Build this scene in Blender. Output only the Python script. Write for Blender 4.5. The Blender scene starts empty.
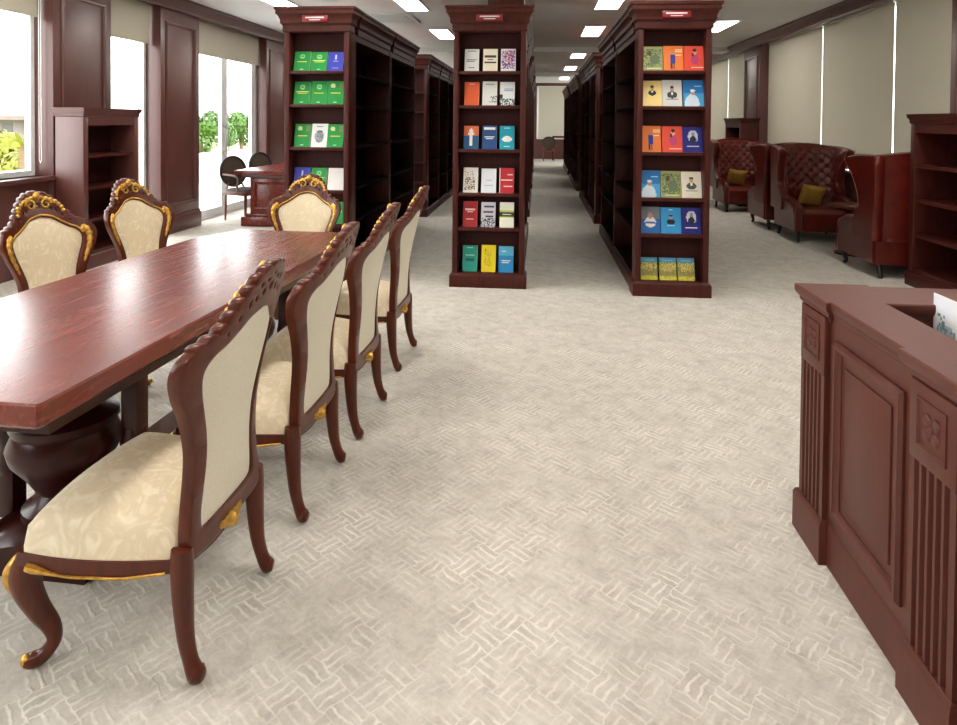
import bpy, bmesh, math, random
from mathutils import Vector, Matrix
R = random.Random(7)
PI = math.pi
SC = bpy.context.scene
COL = SC.collection

# ------------------------------------------------------------------ camera, world, exposure
F = 660.0
yaw, roll, pitch = math.atan(59.5 / F), math.radians(0.49), math.radians(1.2)
CY = 121.5 + F * math.tan(pitch)
f0 = Vector((-math.sin(yaw), math.cos(yaw), 0)); r0 = Vector((math.cos(yaw), math.sin(yaw), 0)); up = Vector((0, 0, 1))
fw = f0 * math.cos(pitch) - up * math.sin(pitch); u1 = up * math.cos(pitch) + f0 * math.sin(pitch)
rr = r0 * math.cos(roll) + u1 * math.sin(roll); uu = u1 * math.cos(roll) - r0 * math.sin(roll)
cd = bpy.data.cameras.new('camera'); cam = bpy.data.objects.new('camera', cd); COL.objects.link(cam)
cd.sensor_width = 36.0; cd.lens = F * 36.0 / 957.0; cd.shift_y = -(362.5 - CY) / 957.0
cd.clip_start = 0.05; cd.clip_end = 500
m = Matrix((rr, uu, -fw)).transposed().to_4x4(); m.translation = (0, 0, 1.45)
cam.matrix_world = m
SC.camera = cam

world = bpy.data.worlds.new('world'); SC.world = world; world.use_nodes = True
wn = world.node_tree.nodes['Background']
wn.inputs[0].default_value = (0.98, 0.985, 1.0, 1); wn.inputs[1].default_value = 7.0
SC.view_settings.view_transform = 'Standard'; SC.view_settings.look = 'None'
SC.view_settings.exposure = 0.28; SC.view_settings.gamma = 1.0; SC.view_settings.use_curve_mapping = False
CEIL_W = 20.0
CZ = 2.98      # ceiling height
XL, XR = -4.6, 3.85    # pilaster faces
XLW, XRW = -4.82, 4.15  # window planes
YB, YF = -3.5, 26.0

def portal(loc, rot, sx, sy):
    l = bpy.data.lights.new('window_portal', 'AREA'); l.shape = 'RECTANGLE'; l.size = sx; l.size_y = sy
    l.cycles.is_portal = True
    o = bpy.data.objects.new('window_portal', l); COL.objects.link(o); o.location = loc; o.rotation_euler = rot
portal((XLW - .1, 1.2, 1.85), (0, -PI / 2, 0), 2.0, 9.2)
portal((XLW - .1, 8.8, 1.45), (0, -PI / 2, 0), 2.9, 4.2)

# ------------------------------------------------------------------ materials
def srgb(r, g, b):
    f = lambda c: (c / 255 / 12.92) if c / 255 <= .04045 else ((c / 255 + .055) / 1.055) ** 2.4
    return (f(r), f(g), f(b), 1)
class NT:
    def __init__(s, name):
        s.m = bpy.data.materials.new(name); s.m.use_nodes = True
        s.t = s.m.node_tree; s.b = s.t.nodes['Principled BSDF']; s.out = s.t.nodes['Material Output']
    def n(s, typ, **kw):
        nd = s.t.nodes.new('ShaderNode' + typ)
        for k, v in kw.items(): setattr(nd, k, v)
        return nd
    def l(s, a, b): s.t.links.new(a, b)
    def math(s, op, a, b=None):
        nd = s.n('Math', operation=op)
        for i, v in enumerate((a, b)):
            if v is None: continue
            if isinstance(v, (int, float)): nd.inputs[i].default_value = v
            else: s.l(v, nd.inputs[i])
        return nd.outputs[0]
    def coord(s, scale=(1, 1, 1), rot=(0, 0, 0)):
        tc = s.n('TexCoord'); mp = s.n('Mapping')
        mp.inputs['Scale'].default_value = scale; mp.inputs['Rotation'].default_value = rot
        s.l(tc.outputs['Object'], mp.inputs['Vector']); return mp.outputs[0]
    def noise(s, vec, scale, detail=4, rough=.5, dist=0):
        nd = s.n('TexNoise'); nd.inputs['Scale'].default_value = scale; nd.inputs['Detail'].default_value = detail
        nd.inputs['Roughness'].default_value = rough; nd.inputs['Distortion'].default_value = dist
        s.l(vec, nd.inputs['Vector']); return nd.outputs['Fac']
    def ramp(s, fac, stops):
        nd = s.n('ValToRGB'); e = nd.color_ramp.elements
        while len(e) < len(stops): e.new(.5)
        for el, (p, c) in zip(e, stops): el.position = p; el.color = c
        s.l(fac, nd.inputs[0]); return nd.outputs[0]
    def mix(s, fac, a, b, mode='MIX'):
        nd = s.n('Mix', data_type='RGBA', blend_type=mode)
        for i, v in ((0, fac), (6, a), (7, b)):
            if isinstance(v, (int, float, tuple)): nd.inputs[i].default_value = v
            else: s.l(v, nd.inputs[i])
        return nd.outputs[2]
    def bump(s, h, strength=.2, dist=.01):
        nd = s.n('Bump'); nd.inputs['Strength'].default_value = strength; nd.inputs['Distance'].default_value = dist
        s.l(h, nd.inputs['Height']); s.l(nd.outputs[0], s.b.inputs['Normal'])
    def set(s, **kw):
        for k, v in kw.items():
            s.b.inputs[k].default_value = v
        return s

def wood(name, dark, light, rough=.35, scale=(14, 14, 1.2), coat=0.0, spec=.5):
    t = NT(name); v = t.coord(scale)
    n = t.noise(v, 3.0, 5, .6, .6)
    c = t.ramp(n, [(.3, dark), (.7, light)])
    t.l(c, t.b.inputs['Base Color']); t.set(Roughness=rough); t.b.inputs['Coat Weight'].default_value = coat
    t.b.inputs['Coat Roughness'].default_value = .12; t.b.inputs['Specular IOR Level'].default_value = spec
    return t.m
def plain(name, c, rough=.5, metal=0, vary=.06, scale=30, spec=.5):
    t = NT(name); v = t.coord(); n = t.noise(v, scale, 3)
    d = tuple(x * (1 - vary) for x in c[:3]) + (1,); e = tuple(min(1, x * (1 + vary)) for x in c[:3]) + (1,)
    t.l(t.ramp(n, [(.3, d), (.7, e)]), t.b.inputs['Base Color'])
    t.set(Roughness=rough, Metallic=metal); t.b.inputs['Specular IOR Level'].default_value = spec
    return t.m
M = {}
M['shelf'] = wood('shelf_wood', srgb(56, 21, 16), srgb(78, 32, 25), .4, spec=.25)
M['shelf_shade'] = wood('shaded_shelf_wood', srgb(44, 15, 12), srgb(58, 21, 17), .6, spec=.2)  # darker copy of the shelf wood, recess shade painted into its colour
M['unit_shade'] = wood('shaded_aisle_wood', srgb(14, 6, 6), srgb(20, 9, 8), .7, spec=.08)  # near-black: the deep shade between aisle shelves is put into the wood colour
M['wall'] = wood('wall_panel_wood', srgb(84, 46, 41), srgb(95, 53, 47), .38, spec=.7)
M['counter'] = wood('counter_wood', srgb(84, 42, 33), srgb(94, 48, 38), .45, spec=.35)
M['carved'] = wood('carved_wood', srgb(68, 23, 9), srgb(96, 37, 15), .28, (10, 10, 2), .1, .35)
M['turned'] = wood('dark_turned_wood', srgb(42, 13, 9), srgb(60, 21, 14), .3, (10, 10, 2), .1, .25)
M['gold'] = plain('gilt', srgb(208, 162, 76), .36, .8, .3, 60)
M['black'] = plain('black_metal', srgb(18, 14, 14), .4)
M['white'] = plain('white_frame', srgb(225, 228, 228), .4)
M['paint'] = plain('white_paint', srgb(226, 224, 220), .9, 0, .02, 3)
M['paper'] = plain('paper_edges', srgb(225, 220, 205), .8, 0, .08, 80)
M['plaque'] = plain('red_plaque', srgb(120, 20, 30), .3)
M['plaquetext'] = plain('plaque_print', srgb(220, 210, 210), .4)
M['mustard'] = plain('mustard_velvet', srgb(150, 112, 38), .75, 0, .15, 25)
M['brass'] = plain('brass_piping', srgb(132, 74, 56), .3, .3)
M['steel'] = plain('brushed_steel', srgb(170, 170, 168), .35, .9)
M['concrete'] = plain('white_render', srgb(235, 236, 236), .9, 0, .03, 2)
M['house'] = plain('house_render', srgb(128, 120, 116), .9, 0, .03, .5)
M['houseroof'] = plain('pale_roof', srgb(118, 106, 102), .9, 0, .05, 2)
M['housewin'] = plain('house_window', srgb(84, 82, 84), .5)
M['bark'] = plain('bark', srgb(110, 90, 66), .9, 0, .2, 10)
M['leaf'] = plain('leaf_green', srgb(66, 98, 30), .6, 0, .3, 1.5)
M['leafy'] = plain('leaf_yellow', srgb(122, 124, 34), .6, 0, .3, 1.5)
M['vent'] = plain('vent_grey', srgb(92, 92, 90), .5)
M['ovalback'] = plain('brown_weave', srgb(72, 58, 46), .7, 0, .2, 60)
M['oakchair'] = wood('mid_brown_wood', srgb(96, 50, 28), srgb(120, 66, 38), .4)

t = NT('table_wood'); v = t.coord((9, .8, 9)); n = t.noise(v, 4, 6, .62, .8)
v2 = t.coord((2.2, .7, 2)); n2 = t.noise(v2, 3, 3)
c = t.ramp(n, [(.28, srgb(88, 22, 10)), (.55, srgb(112, 32, 14)), (.78, srgb(130, 46, 22))])
c = t.mix(.35, c, t.ramp(n2, [(.3, srgb(82, 20, 11)), (.7, srgb(138, 48, 24))]))
t.l(c, t.b.inputs['Base Color']); t.b.inputs['Coat Weight'].default_value = .4; t.b.inputs['Specular IOR Level'].default_value = .35
t.b.inputs['Coat Roughness'].default_value = .2; t.set(Roughness=.3)
t.l(t.math('MULTIPLY_ADD', n, .06), t.b.inputs['Roughness']); t.b.inputs['Roughness'].links[0].from_node.inputs[2].default_value = .24
t.bump(n, .03, .003); M['table'] = t.m

t = NT('cream_damask'); v = t.coord()
n = t.noise(v, 11, 2, .5, 2.6)
n3 = t.noise(v, 180, 2)
fac = t.math('PINGPONG', t.math('MULTIPLY', n, 4.0), 1.0)
c = t.ramp(fac, [(.15, srgb(222, 205, 174)), (.8, srgb(238, 225, 199))])
t.l(c, t.b.inputs['Base Color']); t.l(t.ramp(fac, [(.35, (.65,) * 3 + (1,)), (.55, (.42,) * 3 + (1,))]), t.b.inputs['Roughness'])
t.b.inputs['Sheen Weight'].default_value = .2
t.bump(n3, .08, .002); M['damask'] = t.m
t = NT('cream_backcloth'); v = t.coord(); n = t.noise(v, 220, 2)
t.l(t.ramp(n, [(.3, srgb(218, 212, 192)), (.7, srgb(230, 225, 206))]), t.b.inputs['Base Color']); t.set(Roughness=.7)
t.bump(n, .1, .002); M['backcloth'] = t.m

t = NT('oxblood_leather'); v = t.coord(); n = t.noise(v, 9, 4); n4 = t.noise(v, 160, 2)
t.l(t.ramp(n, [(.3, srgb(74, 17, 12)), (.7, srgb(100, 28, 18))]), t.b.inputs['Base Color']); t.set(Roughness=.3)
t.b.inputs['Coat Weight'].default_value = .15; t.b.inputs['Specular IOR Level'].default_value = .35; t.b.inputs['Coat Roughness'].default_value = .2
t.bump(n4, .1, .002); M['leather'] = t.m

t = NT('blind_fabric'); v = t.coord((1, 1, 1)); n = t.noise(v, 300, 2)
c = t.ramp(n, [(.3, srgb(196, 189, 172)), (.7, srgb(208, 201, 184))])
t.l(c, t.b.inputs['Base Color']); t.set(Roughness=.85)
tr = t.n('BsdfTranslucent'); t.l(c, tr.inputs[0]); mx = t.n('MixShader'); mx.inputs[0].default_value = .13
t.l(t.b.outputs[0], mx.inputs[1]); t.l(tr.outputs[0], mx.inputs[2]); t.l(mx.outputs[0], t.out.inputs[0]); M['blind'] = t.m

t = NT('window_glass'); tp = t.n('BsdfTransparent'); gl = t.n('BsdfGlossy'); gl.inputs['Roughness'].default_value = .02
lw = t.n('LayerWeight'); fr = t.n('Math', operation='MULTIPLY_ADD'); t.l(t.math('POWER', lw.outputs['Facing'], 4.0), fr.inputs[0]); fr.inputs[1].default_value = .5; fr.inputs[2].default_value = .03; tp.inputs[0].default_value = (.96, .98, .97, 1)
mx = t.n('MixShader'); t.l(fr.outputs[0], mx.inputs[0]); t.l(tp.outputs[0], mx.inputs[1]); t.l(gl.outputs[0], mx.inputs[2])
t.l(mx.outputs[0], t.out.inputs[0]); M['glass'] = t.m

t = NT('ceiling_paint'); v = t.coord(); n = t.noise(v, 2, 2)
t.l(t.ramp(n, [(.3, srgb(232, 231, 228)), (.7, srgb(238, 237, 234))]), t.b.inputs['Base Color']); t.set(Roughness=.9); M['ceiling'] = t.m

t = NT('panel_light'); em = t.n('Emission'); em.inputs[0].default_value = (1, .96, .88, 1); em.inputs[1].default_value = CEIL_W
t.l(em.outputs[0], t.out.inputs[0]); M['lamp'] = t.m

t = NT('book_cover'); at = t.n('Attribute'); at.attribute_name = 'print'
v = t.coord(); n = t.noise(v, 60, 2)
t.l(t.mix(.02, at.outputs['Color'], t.ramp(n, [(0, (0, 0, 0, 1)), (1, (1, 1, 1, 1))])), t.b.inputs['Base Color'])
t.set(Roughness=.4); t.b.inputs['Specular IOR Level'].default_value = .25; M['cover'] = t.m

# carpet: a woven-block pattern of short raised bars, two directions, laid on the diagonal
t = NT('carpet')
base = t.coord((1, 1, 1), (0, 0, math.radians(38)))
wob = t.n('TexNoise'); wob.inputs['Scale'].default_value = 22; wob.inputs['Detail'].default_value = 3; t.l(base, wob.inputs['Vector'])
vm = t.n('VectorMath', operation='MULTIPLY_ADD'); t.l(wob.outputs['Color'], vm.inputs[0]); vm.inputs[1].default_value = (.028,) * 3
t.l(base, vm.inputs[2])
sx = t.n('SeparateXYZ'); t.l(vm.outputs[0], sx.inputs[0])
S = 12.0
U = t.math('MULTIPLY', sx.outputs[0], S); V = t.math('MULTIPLY', sx.outputs[1], S)
par = t.math('MODULO', t.math('ABSOLUTE', t.math('ADD', t.math('FLOOR', U), t.math('FLOOR', V))), 2.0)
fu = t.math('FRACT', U); fv = t.math('FRACT', V)
def bars(a):
    w = t.math('ABSOLUTE', t.math('SUBTRACT', t.math('FRACT', t.math('MULTIPLY', a, 3.0)), .5))
    return t.math('GREATER_THAN', w, .36)
def smooth_bars(a):
    w = t.math('ABSOLUTE', t.math('SUBTRACT', t.math('FRACT', t.math('MULTIPLY', a, 3.0)), .5))
    nd = t.n('MapRange'); nd.interpolation_type = 'SMOOTHSTEP'; nd.inputs[1].default_value = .22; nd.inputs[2].default_value = .48
    t.l(w, nd.inputs[0]); return nd.outputs[0]
bu, bv = smooth_bars(fu), smooth_bars(fv)
mixn = t.n('Mix'); t.l(par, mixn.inputs[0]); t.l(bu, mixn.inputs[2]); t.l(bv, mixn.inputs[3])
pat = mixn.outputs[0]
wear = t.n('MapRange'); t.l(t.noise(base, 4.5, 4, .65), wear.inputs[0]); wear.inputs[1].default_value = .40; wear.inputs[2].default_value = .68
wear.inputs[3].default_value = .05
patw = t.math('MULTIPLY', pat, wear.outputs[0])
fine = t.noise(base, 70, 4, .7)
blot = t.noise(base, 13, 5, .7, .3)
c1 = t.ramp(blot, [(.3, srgb(183, 176, 167)), (.5, srgb(202, 196, 187)), (.72, srgb(216, 211, 203))])
c2 = t.mix(patw, c1, srgb(238, 233, 224))
c3 = t.mix(.16, c2, t.ramp(fine, [(.3, (.25, .23, .2, 1)), (.7, (1, .97, .92, 1))]), 'MULTIPLY')
t.l(c3, t.b.inputs['Base Color']); t.set(Roughness=.95); t.b.inputs['Specular IOR Level'].default_value = .1
t.bump(t.math('ADD', t.math('MULTIPLY', patw, .8), t.math('MULTIPLY', fine, .35)), .5, .006); M['carpet'] = t.m

# ------------------------------------------------------------------ mesh helpers
class MB:
    def __init__(s): s.b = bmesh.new()
    def _merge(s, verts, faces, mi=0):
        vs = [s.b.verts.new(v) for v in verts]
        out = []
        for f in faces:
            try: fc = s.b.faces.new([vs[i] for i in f]); fc.material_index = mi; out.append(fc)
            except ValueError: pass
        return vs, out
    def box(s, x0, x1, y0, y1, z0, z1, bev=0.0, mi=0, mat=None):
        vs = [(x, y, z) for z in (z0, z1) for y in (y0, y1) for x in (x0, x1)]
        if mat is not None: vs = [mat @ Vector(v) for v in vs]
        fs = [(0, 2, 3, 1), (4, 5, 7, 6), (0, 1, 5, 4), (2, 6, 7, 3), (0, 4, 6, 2), (1, 3, 7, 5)]
        v, f = s._merge(vs, fs, mi)
        if bev:
            es = list({e for x in f for e in x.edges})
            bmesh.ops.bevel(s.b, geom=es, offset=bev, segments=2, affect='EDGES', profile=.5)
        return s
    def prism(s, poly, place, a, b, mi=0):
        """poly of 2D points extruded from a to b; place(p, q, t) -> xyz"""
        n = len(poly)
        vs = [place(p, q, a) for p, q in poly] + [place(p, q, b) for p, q in poly]
        fs = [tuple(range(n)), tuple(range(2 * n - 1, n - 1, -1))] + [(i, i + n, (i + 1) % n + n, (i + 1) % n) for i in range(n)]
        s._merge(vs, fs, mi); return s
    def ring(s, x0, x1, y0, y1, prof, mi=0):
        """rectangle swept up a profile of (offset, z); closed top and bottom"""
        vs = []
        for o, z in prof: vs += [(x0 - o, y0 - o, z), (x1 + o, y0 - o, z), (x1 + o, y1 + o, z), (x0 - o, y1 + o, z)]
        fs = [(3, 2, 1, 0)]
        k = len(prof)
        for i in range(k - 1):
            for j in range(4): fs.append((4 * i + j, 4 * i + (j + 1) % 4, 4 * i + 4 + (j + 1) % 4, 4 * i + 4 + j))
        fs.append(tuple(4 * (k - 1) + j for j in range(4)))
        s._merge(vs, fs, mi); return s
    def frame(s, place, u0, u1, v0, v1, prof, mi=0):
        """moulding round a rectangle in a plane: prof of (inset, height); place(u, v, h) -> xyz"""
        vs = []
        for o, h in prof: vs += [place(u0 + o, v0 + o, h), place(u1 - o, v0 + o, h), place(u1 - o, v1 - o, h), place(u0 + o, v1 - o, h)]
        fs = []; k = len(prof)
        for i in range(k):
            i2 = (i + 1) % k
            for j in range(4): fs.append((4 * i + j, 4 * i + (j + 1) % 4, 4 * i2 + (j + 1) % 4, 4 * i2 + j))
        s._merge(vs, fs, mi); return s
    def lathe(s, prof, c=(0, 0, 0), seg=20, mi=0, sx=1, sy=1):
        vs = []
        for r, z in prof:
            for i in range(seg):
                a = 2 * PI * i / seg; vs.append((c[0] + r * sx * math.cos(a), c[1] + r * sy * math.sin(a), c[2] + z))
        k = len(prof)
        fs = [tuple(range(seg - 1, -1, -1)), tuple((k - 1) * seg + i for i in range(seg))]
        for i in range(k - 1):
            for j in range(seg): fs.append((i * seg + j, i * seg + (j + 1) % seg, (i + 1) * seg + (j + 1) % seg, (i + 1) * seg + j))
        s._merge(vs, fs, mi); return s
    def tube(s, pts, rad, seg=8, mi=0, closed=False, flat=1.0):
        pts = [Vector(p) for p in pts]; n = len(pts)
        if not isinstance(rad, (list, tuple)): rad = [rad] * n
        T = []
        for i in range(n):
            a = pts[(i - 1) % n] if closed or i > 0 else pts[0]; b = pts[(i + 1) % n] if closed or i < n - 1 else pts[-1]
            T.append((b - a).normalized())
        ref = Vector((0, 0, 1)) if abs(T[0].z) < .9 else Vector((1, 0, 0))
        N = (ref - T[0] * ref.dot(T[0])).normalized(); vs = []
        for i in range(n):
            N = (N - T[i] * N.dot(T[i])).normalized(); B = T[i].cross(N)
            for j in range(seg):
                a = 2 * PI * j / seg; vs.append(pts[i] + (N * math.cos(a) + B * math.sin(a) * flat) * rad[i])
        fs = []
        m_ = n if closed else n - 1
        for i in range(m_):
            i2 = (i + 1) % n
            for j in range(seg): fs.append((i * seg + j, i * seg + (j + 1) % seg, i2 * seg + (j + 1) % seg, i2 * seg + j))
        if not closed: fs += [tuple(range(seg - 1, -1, -1)), tuple((n - 1) * seg + j for j in range(seg))]
        s._merge(vs, fs, mi); return s
    def grid(s, fn, nu, nv, mi=0, closed_u=False):
        vs = [fn(i / nu, j / nv) for j in range(nv + 1) for i in range(nu + (0 if closed_u else 1))]
        w = nu if closed_u else nu + 1
        fs = []
        for j in range(nv):
            for i in range(nu):
                i2 = (i + 1) % w
                fs.append((j * w + i, j * w + i2, (j + 1) * w + i2, (j + 1) * w + i))
        s._merge(vs, fs, mi); return s
    def ball(s, c, r, mi=0, seg=10, sc=(1, 1, 1)):
        prof = [(max(1e-4, r * math.sin(PI * k / 6)), -r * math.cos(PI * k / 6)) for k in range(7)]
        vs = []
        for q, z in prof:
            for i in range(seg):
                a = 2 * PI * i / seg; vs.append((c[0] + q * math.cos(a) * sc[0], c[1] + q * math.sin(a) * sc[1], c[2] + z * sc[2]))
        fs = [tuple(range(seg - 1, -1, -1)), tuple(6 * seg + i for i in range(seg))]
        for i in range(6):
            for j in range(seg): fs.append((i * seg + j, i * seg + (j + 1) % seg, (i + 1) * seg + (j + 1) % seg, (i + 1) * seg + j))
        s._merge(vs, fs, mi); return s
    def build(s, name, mats, parent=None, angle=38, recalc=True):
        me = bpy.data.meshes.new(name)
        if recalc: bmesh.ops.recalc_face_normals(s.b, faces=s.b.faces)
        s.b.to_mesh(me); s.b.free()
        for mt in (mats if isinstance(mats, (list, tuple)) else [mats]): me.materials.append(M[mt] if isinstance(mt, str) else mt)
        if len(me.polygons):
            me.polygons.foreach_set('use_smooth', [True] * len(me.polygons)); me.set_sharp_from_angle(angle=math.radians(angle))
        o = bpy.data.objects.new(name, me); COL.objects.link(o)
        if parent: o.parent = parent
        return o
def empty(name, loc=(0, 0, 0), rz=0, label=None, cat=None, group=None, kind=None):
    o = bpy.data.objects.new(name, None); COL.objects.link(o); o.location = loc; o.rotation_euler = (0, 0, rz)
    o.empty_display_size = .1
    return tag(o, label, cat, group, kind)
def tag(o, label=None, cat=None, group=None, kind=None):
    for k, v in (('label', label), ('category', cat), ('group', group), ('kind', kind)):
        if v: o[k] = v
    return o
KIDS = lambda o: list(o.children)
def copy_tree(o, parent=None):
    c = o.copy(); COL.objects.link(c)
    if parent: c.parent = parent
    for ch in KIDS(o): copy_tree(ch, c)
    return c
def place(root, loc, rz, label, first=[None]):
    root.location = loc; root.rotation_euler = (0, 0, rz); root['label'] = label; return root
def cr(pts, n=6, closed=False):
    """Catmull-Rom through points of any dimension"""
    out = []; k = len(pts)
    rng = range(k) if closed else range(k - 1)
    for i in rng:
        g = lambda j: pts[j % k] if closed else pts[max(0, min(k - 1, j))]
        p0, p1, p2, p3 = g(i - 1), g(i), g(i + 1), g(i + 2)
        for q in range(n):
            t_ = q / n
            out.append(tuple(.5 * (2 * b + (c - a) * t_ + (2 * a - 5 * b + 4 * c - d) * t_ ** 2 + (3 * b - a - 3 * c + d) * t_ ** 3) for a, b, c, d in zip(p0, p1, p2, p3)))
    if not closed: out.append(tuple(pts[-1]))
    return out
def curve_plate(outer, holes, half, bevel):
    """flat plate with holes from closed outlines (x, z); returns verts and faces, plate in x-z, thickness along y"""
    cu = bpy.data.curves.new('c', 'CURVE'); cu.dimensions = '2D'; cu.fill_mode = 'BOTH'; cu.extrude = half; cu.bevel_depth = bevel; cu.bevel_resolution = 1
    for ol in [outer] + holes:
        sp = cu.splines.new('POLY'); sp.points.add(len(ol) - 1); sp.use_cyclic_u = True
        for p, q in zip(sp.points, ol): p.co = (q[0], q[1], 0, 1)
    o = bpy.data.objects.new('c', cu); COL.objects.link(o)
    dg = bpy.context.evaluated_depsgraph_get(); me = o.evaluated_get(dg).to_mesh()
    vs = [(v.co.x, v.co.z, v.co.y) for v in me.vertices]; fs = [tuple(p.vertices) for p in me.polygons]
    o.evaluated_get(dg).to_mesh_clear(); bpy.data.objects.remove(o); bpy.data.curves.remove(cu)
    return vs, fs

# ------------------------------------------------------------------ room shell
def structure(o): o['kind'] = 'structure'; return o
MB().box(XLW - .08, XRW + .2, YB, YF + .3, -.1, 0).build('floor', 'carpet')['kind'] = 'structure'
MB().box(XLW - .3, XRW + .3, YB, YF + .3, CZ, CZ + .15).build('ceiling', 'ceiling')['kind'] = 'structure'
b = MB(); b.box(XLW - .3, XRW + .3, YB - .2, YB, -.1, CZ); structure(b.build('wall_near', 'wall'))
# far wall: wainscot, window band, cornice
b = MB(); b.box(XLW - .3, XRW + .3, YF, YF + .2, -.1, .78); b.box(XLW - .3, XRW + .3, YF, YF + .2, 2.86, CZ)
b.box(XLW - .3, -.06, YF, YF + .2, .78, 2.86); b.box(3.0, XRW + .3, YF, YF + .2, .78, 2.86)
structure(b.build('wall_back', 'wall'))

def pane_window(name, axis_x, y0, y1, z0, z1, mulls=(), rails=(), fw_=.05, th=.06):
    """aluminium window in the plane x = axis_x"""
    w = empty(name); w['kind'] = 'structure'
    b = MB()
    b.box(axis_x - th / 2, axis_x + th / 2, y0, y0 + fw_, z0, z1); b.box(axis_x - th / 2, axis_x + th / 2, y1 - fw_, y1, z0, z1)
    b.box(axis_x - th / 2, axis_x + th / 2, y0 + fw_, y1 - fw_, z0, z0 + fw_); b.box(axis_x - th / 2, axis_x + th / 2, y0 + fw_, y1 - fw_, z1 - fw_, z1)
    for y in mulls: b.box(axis_x - th / 2 + .004, axis_x + th / 2 - .004, y - fw_ / 2, y + fw_ / 2, z0 + fw_, z1 - fw_)
    for z in rails: b.box(axis_x - th / 2 + .006, axis_x + th / 2 - .006, y0 + fw_, y1 - fw_, z - fw_ / 2, z + fw_ / 2)
    b.build('window_frame', 'white', w)
    MB().box(axis_x - .004, axis_x + .004, y0 + fw_ / 2, y1 - fw_ / 2, z0 + fw_ / 2, z1 - fw_ / 2).build('pane', 'glass', w)
    return w
WT = 2.90
# --- window wall with the daylight
SEG = [(YB, -2.6), (.75, 1.6), (5.9, 6.76), (7.70, 8.62), (10.86, 11.8), (12.4, 13.2), (15.4, 16.3), (19.6, 20.5), (24.5, YF)]
tn = [0]
def pilaster(x_face, depth, y0, y1, base=True):
    """panelled pier on a side wall; the shaft, the raised moulding round its panel and its plinth"""
    tn[0] += 1
    sg = 1 if x_face < 0 else -1
    b = MB(); xa, xb = sorted((x_face, x_face - sg * depth)); b.box(xa, xb, y0, y1, 0, CZ, .004)
    pl = lambda u, v, h: (x_face + sg * h, u, v)
    b.frame(pl, y0 + .10, y1 - .10, .34, 2.66, [(0, -.002), (0, .010), (.012, .022), (.030, .022), (.040, .006), (.055, .004), (.055, -.002)])
    xa, xb = sorted((x_face - sg * .05, x_face + sg * .022))
    b.box(xa, xb, y0 - .018, y1 + .018, 0, .20, .006); 
    xa, xb = sorted((x_face - sg * .05, x_face + sg * .014)); b.box(xa, xb, y0 - .010, y1 + .010, .19, .235, .006)
    return structure(b.build('trim_%d' % tn[0], 'wall'))
for a, c in SEG: pilaster(XL, .30, a, c)
# cornice along the window wall
def cornice(x_face, sg, name):
    prof = [(0, CZ), (.11, CZ), (.11, CZ - .035), (.075, CZ - .06), (.06, CZ - .10), (.03, CZ - .13), (.03, CZ - .16), (-.05, CZ - .16), (-.05, CZ)]
    b = MB(); b.prism(prof, lambda p, q, t_: (x_face + sg * p, t_, q), YB, YF); structure(b.build(name, 'wall'))
cornice(XL + .0, 1, 'trim_20'); cornice(XR, -1, 'trim_21')
# wall strips above the windows
b = MB()
for y0, y1 in zip([s[1] for s in SEG[:-1]], [s[0] for s in SEG[1:]]): b.box(XLW - .12, XLW + .1, y0, y1, WT, CZ)
structure(b.build('wall_window_head', 'wall'))
# low walls below windows with sill ledge
wi = 0
sills = []
for i, (y0, y1) in enumerate(zip([s[1] for s in SEG[:-1]], [s[0] for s in SEG[1:]])):
    full = i in (2, 3)
    wi += 1
    if i == 3:
        d = empty('door_1'); d['kind'] = 'structure'
        ym = y0 + (y1 - y0) * .50
        b = MB()
        for a in (y0, y1 - .07): b.box(XLW - .04, XLW + .04, a, a + .07, 0, WT)
        b.box(XLW - .04, XLW + .04, y0 + .07, y1 - .07, WT - .07, WT); b.box(XLW - .04, XLW + .04, y0 + .07, y1 - .07, 0, .03)
        b.build('door_frame', 'white', d)
        for k, (a, c) in enumerate(((y0 + .07, ym), (ym, y1 - .07))):
            b = MB()
            for q in (a, c - .09): b.box(XLW - .025, XLW + .025, q, q + .09, .03, WT - .07)
            b.box(XLW - .024, XLW + .024, a + .09, c - .09, .03, .13); b.box(XLW - .024, XLW + .024, a + .09, c - .09, WT - .16, WT - .07)
            lf = b.build('door_leaf', 'white', d)
            MB().box(XLW - .004, XLW + .004, a + .08, c - .08, .12, WT - .15).build('pane', 'glass', lf)
            hy = ym - .045 if k == 0 else ym + .045
            b = MB(); b.tube([(XLW + .025, hy, .95), (XLW + .075, hy, .97), (XLW + .075, hy, 1.33), (XLW + .025, hy, 1.35)], .011, 8); b.build('handle', 'steel', lf)
        continue
    z0 = .02 if full else .90
    pane_window('window_%d' % wi, XLW, y0, y1, z0, WT, mulls=[y0 + (y1 - y0) * k / 3 for k in (1, 2)] if y1 - y0 > 3 else ([] if full else [(y0 + y1) / 2]))
    if not full:
        b = MB(); b.box(XLW - .1, XL - .06, y0, y1, 0, .90); structure(b.build('wall_left_%d' % wi, 'wall'))
        b = MB(); b.box(XLW + .03, XL + .03, y0 + .01, y1 + (.02 if i == 1 else -.01), .86, .90, .006); structure(b.build('window_sill_%d' % wi, 'wall'))
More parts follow.
